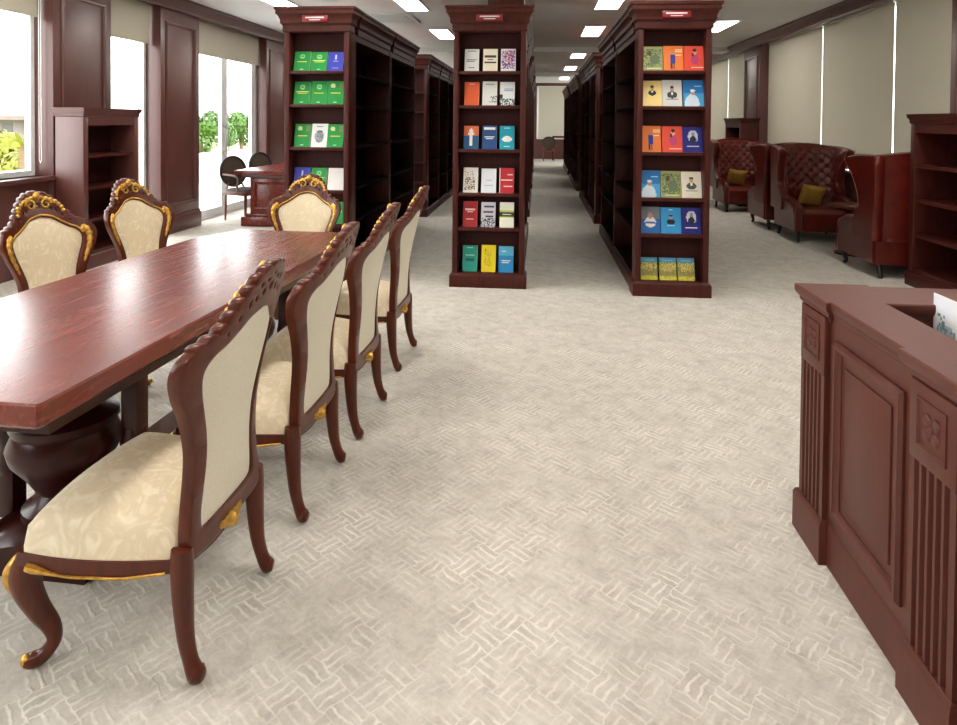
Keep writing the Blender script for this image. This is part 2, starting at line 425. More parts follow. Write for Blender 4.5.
# --- blind wall
SEGR = [(YB, -2.4), (.3, 1.2), (5.3, 6.58), (11.95, 12.85), (17.0, 18.0), (22, 23), (25.2, YF)]
for a, c in SEGR: pilaster(XR, .36, a, c)
b = MB()
for y0, y1 in zip([s[1] for s in SEGR[:-1]], [s[0] for s in SEGR[1:]]):
    b.box(XRW - .06, XRW + .12, y0, y1, WT, CZ); b.box(XRW - .12, XRW + .12, y0, y1, 0, .84)
structure(b.build('wall_right', 'wall'))
for k, (y0, y1) in enumerate(zip([s[1] for s in SEGR[:-1]], [s[0] for s in SEGR[1:]])):
    n = max(1, round((y1 - y0) / 1.85))
    pane_window('window_%d' % (20 + k), XRW, y0, y1, .84, WT, mulls=[y0 + (y1 - y0) * q / n for q in range(1, n)], fw_=.06)
    b = MB(); b.box(XRW - .17, XRW + .03, y0, y1, .83, .86, .005); structure(b.build('window_sill_%d' % (20 + k), 'white'))
pane = pane_window('window_30', 0, 0, 0.5, 0, 1)   # window in the far wall
for ch in list(pane.children): bpy.data.objects.remove(ch)
b = MB()
for a in (-.06, 1.4, 2.93): b.box(a, a + .07, YF + .02, YF + .1, .78, 2.86)
b.box(.01, 2.93, YF + .024, YF + .096, .78, .85); b.box(.01, 2.93, YF + .024, YF + .096, 2.79, 2.86); b.build('window_frame', 'white', pane)
MB().box(-.03, 2.95, YF + .05, YF + .06, .8, 2.84).build('pane', 'glass', pane)

def blind(label, x, y0, y1, ztop, zbot, group, axis='x'):
    r_ = empty('roller_blind', (0, 0, 0), 0, label, 'blind', group)
    if axis == 'x':
        r_.location = (x, (y0 + y1) / 2, zbot); w = (y1 - y0) / 2
        MB().box(-.0015, .0015, -w, w, .02, ztop - zbot).build('fabric', 'blind', r_)
        MB().box(-.008, .008, -w, w, 0, .022, .003).build('bottom_bar', 'blind', r_)
        b = MB(); b.tube([(0, -w, ztop - zbot), (0, w, ztop - zbot)], .025, 10); b.build('roller', 'white', r_)
    else:
        r_.location = ((y0 + y1) / 2, x, zbot); w = (y1 - y0) / 2
        MB().box(-w, w, -.0015, .0015, .02, ztop - zbot).build('fabric', 'blind', r_)
        MB().box(-w, w, -.008, .008, 0, .022, .003).build('bottom_bar', 'blind', r_)
    return r_
G = 'roller blinds'
XB = XLW + .09
blind('beige roller blind at the top of the window with the house outside', XB, 1.65, 5.86, 2.87, 2.40, G)
blind('narrow beige roller blind over the slim window behind the low bookcase', XB, 6.79, 7.67, 2.87, 2.36, G)
blind('wide beige roller blind drawn part way over the white glass doors', XB, 8.66, 10.83, 2.87, 2.36, G)
b = MB(); b.tube([(XLW + .13, 5.832, 2.87), (XLW + .13, 5.832, 1.05), (XLW + .13, 5.845, 1.02), (XLW + .13, 5.858, 1.05), (XLW + .13, 5.858, 2.87)], .0035, 6)
tag(b.build('blind_chain', 'white'), 'thin white pull chain looped beside the window with the house', 'chain')
XB2 = 4.0
cuts = [6.605, 7.86, 9.76, 11.965]
lab = ['partly hidden beige roller blind beside the panelled pier over the low shelf', 'beige full length roller blind behind the pair of facing wing chairs', 'beige full length roller blind behind the tufted chair with yellow pillow']
for k in range(3): blind(lab[k], XB2, cuts[k] + .013, cuts[k + 1] - .013, 2.86, .875, G)
blind('beige roller blind just past the far panelled pier beyond the wing chairs', XB2, 12.87, 14.385, 2.86, .875, G)
blind('farthest visible beige roller blind seen between the portrait book display and the pier', XB2, 14.415, 16.98, 2.86, .875, G)
for y0, y1 in ((1.22, 3.2), (3.24, 5.27), (-2.36, .28), (18.04, 21.9)):
    blind('beige roller blind along the dim side wall outside the view', XB2, y0, y1, 2.86, .875, G)
blind('pale roller blind over the window in the end wall of the aisle', YF - .02, .01, 2.9, 2.84, .82, G, 'y')
# ceiling beams
for k, y in enumerate((13.6, 20.5)):
    b = MB(); b.box(XL + .02, XR - .02, y, y + .5, CZ - .09, CZ); structure(b.build('trim_%d' % (30 + k), 'ceiling'))

# ------------------------------------------------------------------ ceiling lamps and vent
def lamp_proto():
    r_ = empty('ceiling_light'); tag(r_, 'x', 'ceiling light', 'ceiling panel lights')
    b = MB()
    for a in ((-.17, -.15, -.62, .62), (.15, .17, -.62, .62)): b.box(a[0], a[1], a[2], a[3], -.014, 0)
    for a in ((-.62, -.60), (.60, .62)): b.box(-.15, .15, a[0], a[1], -.014, 0)
    b.build('frame', 'white', r_)
    MB().box(-.15, .15, -.60, .60, -.010, -.002).build('diffuser', 'lamp', r_)
    return r_
L0 = lamp_proto(); used = [False]
def lamp(x, y, label):
    o = L0 if not used[0] else copy_tree(L0); used[0] = True
    o.location = (x, y, CZ - .001); o['label'] = label
ordn = ['first', 'second', 'third', 'fourth', 'fifth', 'sixth', 'seventh']
for k, y in enumerate((8.38, 11.2, 15.17, 18.8, 23.05)):
    lamp(.89, y, '%s lit ceiling panel along the open aisle, counted from the front' % ordn[k])
for k, y in enumerate((8.41, 11.5)):
    lamp(-1.67, y, ['lit ceiling panel beside the air vent above the green book display', 'lit ceiling panel farther back between vent and the middle book display'][k])
lamp(-3.36, 8.34, 'lit ceiling panel above the glass door and the green book display')
lamp(2.8, 10.7, 'lit ceiling panel beside the crown of the portrait book display')
for x in (-3.36, -1.67, .89, 2.8):
    for y in (-1.2, 2.0, 5.2): lamp(x, y, 'lit ceiling panel outside the view above the reading table area')
for x, y in ((-3.36, 12), (-3.36, 16), (-1.67, 15.4), (-1.67, 19.5), (2.8, 15.2), (2.8, 19.5), (-3.36, 20)): lamp(x, y, 'lit ceiling panel hidden behind the tall bookcases')
v_ = empty('ceiling_vent', (-2.25, 9.7, CZ - .001), 0, 'square white and grey air vent in the ceiling above the green display', 'vent')
b = MB(); b.frame(lambda u, v, h: (u, v, -h), -.42, .42, -.42, .42, [(0, 0), (0, .02), (.06, .025), (.09, .012), (.09, 0)]); b.build('frame', 'white', v_)
b = MB(); b.box(-.33, .33, -.33, .33, -.012, -.001); b.build('grille', 'vent', v_)
for k in range(7): MB().box(-.32, .32, -.30 + k * .09, -.27 + k * .09, -.022, -.012).build('slat', 'white', v_)

# ------------------------------------------------------------------ tall library bookcases
SH = [.124, .52, .823, 1.207, 1.592, 1.89]   # shelf tops
TOPZ, CROWN = 2.24, 2.45
CP = [(0, TOPZ - .01), (.012, TOPZ), (.012, TOPZ + .05), (.03, TOPZ + .07), (.03, TOPZ + .10), (.045, TOPZ + .135), (.06, TOPZ + .15), (.06, TOPZ + .18), (.07, TOPZ + .19), (.07, CROWN), (0, CROWN)]
def display_proto(W):
    """end display: faces -y; local origin at floor, middle of its front"""
    r_ = empty('display_bookcase'); tag(r_, 'x', 'bookcase', 'end display bookcases')
    h = W / 2
    for s_ in (-1, 1):
        xa, xb = sorted((s_ * h, s_ * (h - .045)))
        b = MB(); b.box(xa, xb, 0, .20, .0, TOPZ, .003); 
        b.build('side_panel', 'shelf', r_)
    MB().box(-h + .04, h - .04, .135, .20, .1, TOPZ).build('back_panel', 'shelf_shade', r_)
    for z in SH: MB().box(-h + .04, h - .04, .012, .136, z - .028, z, .003).build('shelf', 'shelf', r_)
    b = MB(); b.ring(-h, h, 0, .176, [(0, .0), (.022, .0), (.022, .10), (.012, .115), (0, .122)]); b.build('plinth', 'shelf', r_)
    b = MB(); b.ring(-h, h, 0, .128, CP); b.build('crown', 'shelf', r_)
    p = MB().box(-.115, .115, -.052, -.03, TOPZ + .075, TOPZ + .135, .004).build('name_plaque', 'plaque', r_)
    b = MB(); b.box(-.085, .085, -.054, -.051, TOPZ + .108, TOPZ + .120); b.build('lettering', 'plaquetext', p)
    MB().box(-.05, .05, -.054, -.051, TOPZ + .09, TOPZ + .097).build('lettering', 'plaquetext', p)
    return r_
def unit_proto(W, L):
    """double-sided open bookcase; local origin at floor, middle of its front end, length along +y"""
    r_ = empty('library_bookcase'); tag(r_, 'x', 'bookcase', 'open library bookcases')
    h = W / 2
    for y in (0, L - .04): 
        MB().box(-h, h, y, y + .04, 0, TOPZ, .003).build('end_panel', 'shelf', r_)
    MB().box(-.012, .012, .04, L - .04, .1, TOPZ).build('back_panel', 'unit_shade', r_)
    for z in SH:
        MB().box(-h + .012, h - .012, .036, L - .036, z - .028, z, .003).build('shelf', 'unit_shade', r_)
    MB().box(-h + .004, h - .004, .036, L - .036, TOPZ - .06, TOPZ).build('top_rail', 'shelf', r_)
    b = MB(); b.ring(-h, h, .024, L - .024, [(0, 0), (.02, 0), (.02, .095), (0, .11)]); b.build('plinth', 'shelf', r_)
    b = MB(); b.ring(-h, h, .072, L - .072, CP); b.build('crown', 'shelf', r_)
    return r_
rows = [(-1.97, .59, 5.73, 'green book'), (-.425, .63, 5.725, 'mixed book'), (1.125, .60, 5.615, 'portrait book')]
DP = {}
for k, (x, W, y, nm) in enumerate(rows):
    d = display_proto(W); d.location = (x, y, 0)
    d['label'] = ['tall dark display bookcase with mostly green books facing out', 'slim tall display bookcase with six rows of mixed white and coloured books', 'tall display bookcase holding portrait and blue cover books by the aisle'][k]
    DP[k] = d
rown = ['behind the green book display', 'behind the mixed book display', 'behind the portrait book display']
UL = 1.40
U0 = unit_proto(.58, UL); uu_ = [False]
def unit(x, y, label, sl=1.0):
    o = U0 if not uu_[0] else copy_tree(U0); uu_[0] = True
    o.location = (x, y, 0); o.scale = (1, sl, 1); o['label'] = label
for k, (x, W, y, nm) in enumerate(rows):
    for q in range(2): unit(x, y + .215 + q * 1.48, '%s tall open bookcase with bare shelves %s' % (['adjoining', 'next'][q], rown[k]), 1.05)
    yy = 9.55 if k == 2 else 9.85
    for blk in range(3):
        d = copy_tree(DP[0] if k != 1 else DP[1]) if blk == 0 and k != 1 else None
        ys = yy + blk * 4.25
        if d:
            d.location = (x, ys, 0)
            for ch in list(d.children):
                if ch.name.startswith('name_plaque'):
                    for g in list(ch.children): bpy.data.objects.remove(g)
                    bpy.data.objects.remove(ch)
            d['label'] = ['empty end display of bare shelves beyond the gap, past the green display', '', 'empty end display of bare shelves beyond the gap, past the portrait display'][k]
        for q in range(3):
            unit(x, ys + .215 + q * 1.11, '%s tall open bookcase of the %s block %s' % (['front', 'middle', 'end'][q], ['second', 'third', 'fourth'][blk], rown[k]), .785)
# pier rising over the mixed display
b = MB(); b.box(-.47, -.14, 6.05, 6.4, CROWN + .001, CZ, .004); structure(b.build('trim_40', 'shelf'))

# ------------------------------------------------------------------ books
def cover_mesh(w, h, th, art):
    nx, ny = 20, 28
    bg = art[0]
    def colour(u, v):
        c = bg(u, v) if callable(bg) else bg
        for e in art[1:]:
            if e[0] == 'r' and e[1] <= u <= e[3] and e[2] <= v <= e[4]: c = e[5]
            elif e[0] == 'e' and ((u - e[1]) / e[3]) ** 2 + ((v - e[2]) / e[4]) ** 2 <= 1: c = e[5]
            elif e[0] == 'n' and e[1] <= u <= e[3] and e[2] <= v <= e[4] and R.random() < e[6]: c = e[5]
        return c
    bm = bmesh.new(); V_ = [[bm.verts.new((-w / 2 + w * i / nx, 0, h * j / ny)) for i in range(nx + 1)] for j in range(ny + 1)]
    lay = bm.loops.layers.color.new('print')
    def paint(f, c):
        for lp in f.loops: lp[lay] = (c[0] / 255, c[1] / 255, c[2] / 255, 1)
    for j in range(ny):
        for i in range(nx):
            f = bm.faces.new((V_[j][i], V_[j][i + 1], V_[j + 1][i + 1], V_[j + 1][i])); paint(f, colour((i + .5) / nx, (j + .5) / ny))
    bo = [bm.verts.new(p) for p in ((-w / 2, th, 0), (w / 2, th, 0), (w / 2, th, h), (-w / 2, th, h))]
    edge = colour(.02, .5)
    def side(vs, c, mi):
        f = bm.faces.new(vs); f.material_index = mi; paint(f, c)
    side((bo[1], bo[0], bo[3], bo[2]), edge, 0)
    side([V_[j][0] for j in range(ny, -1, -1)] + [bo[0], bo[3]], edge, 0)
    side([V_[j][nx] for j in range(ny + 1)] + [bo[2], bo[1]], (225, 220, 205), 1)
    side(V_[0][::-1] + [bo[0], bo[1]], (225, 220, 205), 1)
    side(V_[ny] + [bo[2], bo[3]], (225, 220, 205), 1)
    me = bpy.data.meshes.new('book'); bm.to_mesh(me); bm.free(); me.materials.append(M['cover']); me.materials.append(M['paper'])
    return me
W_, K_ = (236, 234, 228), (40, 38, 40)
def lines(c, *rows_):
    out = []
    for (u0, u1, v0, v1) in rows_: out.append(('r', u0, v0, u1, v1, c))
    return out
def green(kind=0):
    a = [(24, 140, 62), ('e', .5, .76, .16, .115, (150, 205, 140)), ('e', .5, .76, .09, .06, (70, 165, 90))]
    if kind == 2: a = [(24, 140, 62), ('e', .32, .8, .15, .10, (200, 220, 150)), ('r', .68, .68, .96, .92, (120, 130, 70))]
    a += lines((226, 206, 70), (.2, .8, .46, .50), (.28, .72, .38, .41)) + lines((190, 225, 190), (.38, .62, .08, .12))
    if kind == 1: a += lines((220, 225, 110), (.1, .9, .52, .57))
    return a
PUR = [(54, 62, 168), ('e', .5, .72, .06, .14, (190, 200, 240)), ('r', .36, .5, .64, .54, (170, 180, 230)), ('r', .3, .14, .7, .17, (150, 160, 215))]
def portrait(bg, suit, skin=(196, 150, 120), hair=(40, 32, 30), cx=.5, cy=.5, s=1.0, extra=()):
    return [bg, ('e', cx, cy - .17 * s, .25 * s, .13 * s, suit), ('r', cx - .03 * s, cy - .16 * s, cx + .03 * s, cy - .06 * s, W_),
            ('e', cx, cy + .06 * s, .095 * s, .095 * s, skin), ('e', cx, cy + .13 * s, .10 * s, .05 * s, hair)] + list(extra)
ORANGE = [(226, 120, 52), ('r', .34, .28, .58, .66, (46, 60, 150)), ('e', .46, .72, .08, .07, (180, 130, 100)), ('r', .36, .08, .44, .3, (40, 44, 70)), ('r', .48, .08, .56, .3, (40, 44, 70))] + lines((244, 214, 170), (.62, .95, .82, .85), (.62, .95, .76, .78), (.62, .9, .62, .64))
REDW = [(222, 76, 56), ('e', .55, .44, .2, .2, (186, 60, 110)), ('e', .56, .74, .09, .09, (214, 160, 130)), ('e', .56, .82, .11, .06, (50, 30, 30)), ('r', .42, .56, .5, .7, (50, 30, 30))] + lines((250, 200, 180), (.35, .95, .1, .13))
OLIVE = [(150, 158, 104), ('n', .05, .15, .95, .9, (88, 104, 62), .45), ('e', .35, .72, .12, .1, (84, 72, 50)), ('e', .6, .45, .26, .2, (94, 110, 84))] + lines((214, 220, 170), (.2, .9, .06, .1))
NAVY = [(26, 26, 120), ('e', .52, .62, .25, .25, (200, 205, 220)), ('e', .52, .5, .16, .15, (30, 32, 60)), ('e', .52, .72, .08, .09, (150, 140, 140))] + lines((220, 222, 240), (.22, .8, .2, .26))
BLUEW = [lambda u, v: (30, 120, 190) if v > .5 else (70, 160, 214), ('e', .42, .1, .36, .36, (206, 222, 234)), ('e', .46, .52, .1, .1, (190, 146, 116)), ('e', .46, .6, .13, .05, (224, 232, 240))] + lines((170, 220, 245), (.2, .9, .84, .87), (.55, .9, .76, .78))
BLUEP = portrait((46, 150, 210), (24, 26, 40), extra=lines((170, 215, 240), (.3, .7, .3, .32), (.4, .6, .9, .92)), s=.8, cy=.58)
BEIGE = portrait((222, 214, 196), (70, 72, 66), s=1.0, cy=.62, extra=lines((150, 140, 130), (.2, .8, .26, .29), (.3, .7, .2, .22)))
CREAMP = portrait((240, 214, 140), (40, 40, 44), s=.85, cy=.66)
GREYP = portrait((214, 214, 210), (64, 66, 66), s=1.0, cy=.6, extra=lines((120, 120, 120), (.2, .8, .24, .28)))
GREYB = [lambda u, v: (110, 118, 128) if v > .55 else (32, 104, 172), ('e', .5, .42, .28, .2, (236, 236, 240)), ('e', .5, .66, .13, .12, (196, 140, 120)), ('r', .25, .36, .75, .42, (60, 110, 180))]
FIELD = [lambda u, v: (70, 140, 180) if v > .8 else ((190, 186, 90) if v > .45 else (160, 150, 84)), ('n', 0, .2, 1, .78, (120, 120, 66), .4), ('n', .2, .4, .8, .7, (226, 190, 120), .3), ('n', 0, 0, 1, .18, (216, 206, 60), .8)] + lines((120, 190, 215), (.2, .8, .86, .9))
mixd = [
 [([(224, 224, 222)] + lines((96, 100, 130), (.2, .8, .88, .92), (.14, .86, .5, .53), (.14, .7, .44, .46), (.3, .7, .14, .17)), 'white book with thin dark print at the start of the top row'),
  ([(226, 218, 196)] + lines((66, 60, 56), (.1, .9, .62, .70), (.1, .9, .34, .42), (.3, .7, .5, .54)), 'cream book with bold dark print in the middle of the top row'),
  ([(226, 226, 232), ('n', .05, .12, .95, .92, (196, 70, 84), .45), ('n', .05, .12, .95, .92, (60, 74, 160), .35)] + lines(W_, (.2, .8, .04, .09)), 'book with busy red and blue pattern ending the top row')],
 [([(226, 98, 52)] + lines((250, 190, 160), (.2, .8, .74, .76), (.2, .8, .64, .66), (.3, .7, .9, .92), (.35, .65, .1, .12)), 'plain orange book beginning the second row of the mixed display'),
  ([(222, 222, 218), ('n', .5, .1, 1, .4, (110, 112, 108), .35)] + lines((150, 150, 150), (.2, .8, .86, .88), (.2, .7, .7, .71)), 'pale grey book in the middle of the second row'),
  ([(230, 234, 236), ('n', 0, 0, 1, .3, (50, 60, 56), .6), ('r', 0, .3, .2, .45, (60, 66, 60))] + lines((96, 136, 190), (.3, .9, .68, .71), (.3, .9, .6, .63)), 'white book with dark skyline along its foot in the second row')],
 [([lambda u, v: (226, 110, 62) if v > .58 else (26, 84, 130), ('r', .42, .14, .58, .8, W_), ('r', .28, .62, .72, .7, W_), ('e', .5, .78, .14, .1, W_)], 'orange and blue book with a white upward arrow'),
  ([(36, 74, 128)] + lines(W_, (.1, .9, .82, .93), (.15, .85, .5, .54), (.25, .75, .42, .45), (.1, .9, .2, .23)), 'navy book with bold white heading in the third row'),
  ([(20, 156, 178), ('e', .5, .44, .34, .13, W_)] + lines((180, 232, 238), (.3, .7, .9, .93), (.3, .7, .1, .13)), 'turquoise book with white cloud shape in the third row')],
 [([(234, 228, 220), ('n', .1, .1, .8, .6, (120, 92, 76), .5), ('n', .1, .5, .7, .85, (150, 150, 146), .3)], 'white book with brown figure sketch in the fourth row'),
  ([(226, 230, 236)] + lines((170, 184, 206), (.2, .8, .7, .72), (.3, .7, .5, .52), (.2, .8, .3, .32)), 'plain bluish white book in the fourth row'),
  ([(190, 36, 48), ('r', .08, .5, .92, .53, W_), ('r', .55, .70, .92, .76, W_), ('r', .3, .24, .92, .30, W_), ('r', 0, 0, .06, 1, W_)], 'red book with white cross bars in the fourth row')],
 [([(172, 34, 40)] + lines((236, 200, 190), (.15, .85, .66, .71), (.3, .7, .56, .6), (.25, .75, .3, .32)), 'deep red book with pale heading in the fifth row'),
  ([(206, 206, 216), ('n', 0, 0, 1, .34, (66, 66, 76), .55)] + lines((70, 74, 96), (.2, .9, .78, .84), (.15, .85, .56, .66), (.3, .85, .40, .47)), 'grey book with dark towers and bold print in the fifth row'),
  ([lambda u, v: (238, 238, 222) if v > .68 or v < .38 else ((52, 70, 56) if .42 < v < .6 else (206, 214, 80))] + lines(W_, (.2, .8, .5, .53)), 'white book with green and yellow band in the fifth row')],
 [([(36, 152, 136)] + lines((18, 96, 90), (.2, .8, .38, .5)) + lines((160, 220, 205), (.3, .7, .9, .92), (.2, .8, .6, .63)), 'teal green book in the bottom row of the mixed display'),
  ([(238, 214, 36), ('n', .2, .2, .7, .8, (196, 176, 40), .3), ('e', .28, .8, .05, .05, (120, 110, 50))], 'bright yellow book in the bottom row'),
  ([lambda u, v: (40, 140, 200) if v < .65 else (90, 180, 216)] + lines(W_, (.2, .8, .44, .47), (.2, .7, .36, .38), (.2, .5, .8, .82)), 'sky blue book in the bottom row of the mixed display')]]
gr = lambda k, s_: (green(k), s_)
greens = [
 [gr(0, 'green book with round seal, first on the top row'), gr(1, 'green book with round seal, middle of the top row'), (PUR, 'blue violet book ending the top row of the green display')],
 [gr(1, 'green book beginning the second row above two others'), gr(0, 'green book in the middle of the second row'), gr(2, 'green book with brown corner picture ending the second row')],
 [gr(2, 'green book with brown corner picture beginning the third row'), ([(226, 228, 228), ('e', .5, .45, .3, .26, (150, 156, 160)), ('n', .3, .2, .7, .7, (96, 100, 104), .4)] + lines((120, 120, 124), (.3, .7, .86, .89)), 'white book with grey picture between two green books'), gr(2, 'green book with brown corner picture ending the third row')],
 [(PUR, 'violet book behind the gilded crest of the end chair'), gr(1, 'tilted green book beside a white one in the fourth row'), ([(226, 222, 220)] + lines((190, 186, 190), (.2, .8, .7, .72)), 'blank white book leaning at the end of the fourth row')],
 [None, None, gr(1, 'lone green book visible low beside the end chair back')]]
ports = [
 [(OLIVE, 'olive green book with group photograph in the top row'), (ORANGE, 'orange book with standing man in blue on the top row'), (REDW, 'red book with woman in pink ending the top row')],
 [(CREAMP, 'yellow cream book with small portrait of a man in dark suit'), (GREYP, 'pale grey book with portrait of a seated man in the second row'), (BLUEW, 'blue book with figure in white ending the second row')],
 [(ORANGE, 'orange book with standing man in blue on the third row'), (REDW, 'red book with woman in pink between orange and navy books'), (NAVY, 'navy book with oval portrait ending the third row')],
 [(BLUEW, 'blue book with figure in white beginning the fourth row'), (OLIVE, 'olive brown book with group photograph in the fourth row'), (BEIGE, 'beige book with portrait of a seated man ending the fourth row')],
 [(GREYB, 'grey and blue book with a smiling person in white'), (BLUEP, 'sky blue book with small portrait of a man in dark suit'), (NAVY, 'navy book with oval portrait ending the fifth row')],
 [(FIELD, 'first of three matching landscape books on the bottom shelf'), (FIELD, 'middle of three matching landscape books on the bottom shelf'), (FIELD, 'last of three matching landscape books on the bottom shelf')]]
def book_row(k, sets, xs, w, h, grp, bottomw=None):
    x, W, y, nm = rows[k]
    for ri, row in enumerate(sets):
        zt = SH[5 - ri]
        for ci, it in enumerate(row):
            if it is None: continue
            art, lb = it
            hh = h[ri] if isinstance(h, (list, tuple)) else h
            ww = (bottomw if bottomw and ri == 5 else w) * R.uniform(.98, 1.02)
            th = R.uniform(.018, .028)
            o = bpy.data.objects.new('book', cover_mesh(ww, hh * R.uniform(.98, 1.02), th, art)); COL.objects.link(o)
            lean = math.asin(min(.5, .052 / hh))
            xx = xs[ci] if not (bottomw and ri == 5) else xs[ci] * .92 - .02
            o.location = (x + xx + R.uniform(-.004, .004), y + .05, zt + .0008)
            o.rotation_euler = (-lean, 0, 0)
            tag(o, lb, 'book', grp)
book_row(0, greens, (-.155, .0, .155), .148, [.185, .215, .215, .20, .20], 'books on the green display')
book_row(1, mixd, (-.165, -.003, .155), .128, [.205, .215, .212, .22, .225, .232], 'books on the mixed display')
book_row(2, ports, (-.17, .0, .17), .163, [.215, .225, .22, .225, .22, .19], 'books on the portrait display', .14)

# ------------------------------------------------------------------ low bookcases
def low_case(L, label, D, n=4, H=1.55, mt='wall'):
    """low open bookcase; local: face on +x at x=0, body towards -x, length 0..L along y"""
    r_ = empty('low_bookcase'); tag(r_, label, 'bookcase', 'low bookcases')
    nb = max(1, round(L / .9))
    for y in [i * (L - .07) / nb for i in range(nb + 1)]: MB().box(-D, 0, y, y + .07, 0, H - .08, .004).build('side_panel', mt, r_)
    MB().box(-D, -D + .02, .03, L - .03, .05, H - .08).build('back_panel', 'shelf_shade', r_)
    MB().box(-.03, -.003, .06, L - .06, H - .17, H - .08).build('top_rail', mt, r_)
    for z in [.16 + i * (H - .30) / n for i in range(n)]: MB().box(-D + .02, -.012, .03, L - .03, z - .03, z).build('shelf', 'shelf', r_)
    b = MB(); b.ring(-D, 0, 0, L, [(-.001, 0), (.016, 0), (.016, .11), (.006, .125), (-.001, .13)]); b.build('plinth', mt, r_)
    b = MB(); b.ring(-D, 0, 0, L, [(-.001, H - .09), (.008, H - .08), (.010, H - .05), (.024, H - .03), (.028, H), (-.01, H)]); b.build('crown', mt, r_)
    return r_
o = low_case(.86, 'low dark red bookcase against the pier between two windows', .285); o.location = (-4.29, 5.89, 0)
o = low_case(.95, 'small low bookcase at the far pier past the wing chairs', .30, 3, mt='shelf'); o.location = (3.53, 12.87, 0); o.rotation_euler = (0, 0, PI)
o = low_case(2.4, 'low open bookcase with empty shelves standing behind the wing chair', .42, mt='shelf'); o.location = (3.375, 6.33, 0); o.rotation_euler = (0, 0, PI)

# ------------------------------------------------------------------ conference table
TB = empty('conference_table', (-1.58, 2.73, 0), math.radians(-2.3), 'long glossy red wood conference table with carved pedestal base', 'table')
hw, hl = .445, 1.245
def clip_poly(o, z, c=.008, e=.10):
    a, d = hw + o, hl + o
    return [(-a + c, -d, z), (a - c, -d, z), (a, -d + c, z), (a, d - e * 3.4, z), (a - e * 1.2, d, z), (-a + e * 1.2, d, z), (-a, d - e * 3.4, z), (-a, -d + c, z)]
b = MB(); prof = [(-.05, .690), (-.012, .695), (-.004, .704), (-.002, .754), (-.006, .760)]
vs = []
for o_, z in prof: vs += clip_poly(o_, z)
fs = [tuple(range(7, -1, -1)), tuple(32 + i for i in range(8))] + [(8 * i + j, 8 * i + (j + 1) % 8, 8 * i + 8 + (j + 1) % 8, 8 * i + 8 + j) for i in range(4) for j in range(8)]
b._merge(vs, fs); b.build('table_top', 'table', TB, 30)
MB().box(-.33, .33, -1.08, 1.08, .60, .692, .006).build('apron', 'turned', TB)
vase = [(.09, .1), (.13, .115), (.13, .14), (.10, .16), (.085, .19), (.12, .25), (.165, .31), (.175, .35), (.155, .40), (.165, .415), (.165, .435), (.11, .455), (.075, .50), (.07, .54), (.10, .57), (.12, .585), (.12, .60)]
for y in (-.62, .62):
    b = MB(); b.lathe(vase, (0, y, 0), 24); b.build('turned_pedestal', 'turned', TB)
    for sx_ in (-1, 1):
        b = MB(); x = sx_ * .235
        yp = y + .03
        b.box(x - .032, x + .032, yp - .032, yp + .032, .05, .60, .008)
        b.lathe([(.036, .2), (.046, .24), (.036, .30), (.047, .34), (.036, .40)], (x, yp, 0), 14)
        b.build('corner_post', 'turned', TB)
    b = MB()
    prof_f = cr([(-.40, 0), (-.42, .04), (-.38, .075), (-.30, .06), (-.15, .085), (0, .1), (.15, .085), (.30, .06), (.38, .075), (.42, .04), (.40, 0)], 4)
    b.prism(prof_f, lambda p, q, t_: (p * .56, t_, q), y - .20, y + .20); b.build('scrolled_foot', 'turned', TB)
MB().box(-.12, .12, -.5, .5, .02, .09, .008).build('stretcher', 'turned', TB)

# ------------------------------------------------------------------ carved dining chair (faces local +y)
OUT = [(0, .300), (.10, .302), (.175, .312), (.196, .345), (.186, .42), (.174, .51), (.177, .59), (.204, .67), (.242, .745), (.261, .80), (.257, .838), (.236, .864), (.205, .880), (.182, .888), (.164, .902), (.147, .926), (.128, .952), (.112, .976), (.090, 1.002), (.060, 1.028), (.028, 1.040), (0, 1.044)]
INN = [(0, .352), (.08, .352), (.142, .358), (.152, .40), (.143, .46), (.136, .53), (.142, .60), (.164, .67), (.188, .735), (.200, .785), (.195, .815), (.173, .840), (.14, .856), (.104, .880), (.06, .910), (0, .924)]
o_half = cr(OUT, 7)
sc_ = []
L_ = 0
for i, p in enumerate(o_half):
    q = o_half[i - 1] if i else p
    L_ += math.dist(p, q)
    if p[1] > .86 and p[0] < .235:
        a, c = o_half[max(0, i - 1)], o_half[min(len(o_half) - 1, i + 1)]
        tx, tz = c[0] - a[0], c[1] - a[1]; k = math.hypot(tx, tz) or 1
        amp = .011 * abs(math.sin(L_ * PI / .036)) - .002
        p = (max(0, p[0] + tz / k * amp), p[1] - tx / k * amp) if p[0] > .004 else (0, p[1] + .004)
    sc_.append(p)
outline = sc_ + [(-x, z) for x, z in reversed(sc_[1:-1])]
i_half = cr(INN, 5)
inline = i_half + [(-x, z) for x, z in reversed(i_half[1:-1])]
def ell(cx, cz, rx, rz, n=10): return [(cx + rx * math.cos(2 * PI * k / n), cz + rz * math.sin(2 * PI * k / n)) for k in range(n)]
holes = [ell(0, .982, .014, .017), ell(0, 1.018, .008, .009)]
for s_ in (-1, 1):
    holes += [ell(s_ * .036, .972, .011, .015), ell(s_ * .028, 1.004, .010, .010), ell(s_ * .066, .960, .009, .013), ell(s_ * .058, .996, .010, .013), ell(s_ * .09, .950, .008, .016), ell(s_ * .118, .918, .008, .012), ell(s_ * .148, .886, .007, .009)]
def yb(x, z):
    zz = max(0, z - .30)
    return -.205 - .152 * (zz / .76) ** 2.0 + .85 * x * x * min(1, zz / .3)
def winner(z):
    for i in range(len(i_half) - 1):
        (x0, z0), (x1, z1) = i_half[i], i_half[i + 1]
        if z0 <= z <= z1 and x0 > .12: return x0 + (x1 - x0) * (z - z0) / max(1e-6, z1 - z0)
    return .142 if z < .5 else .199
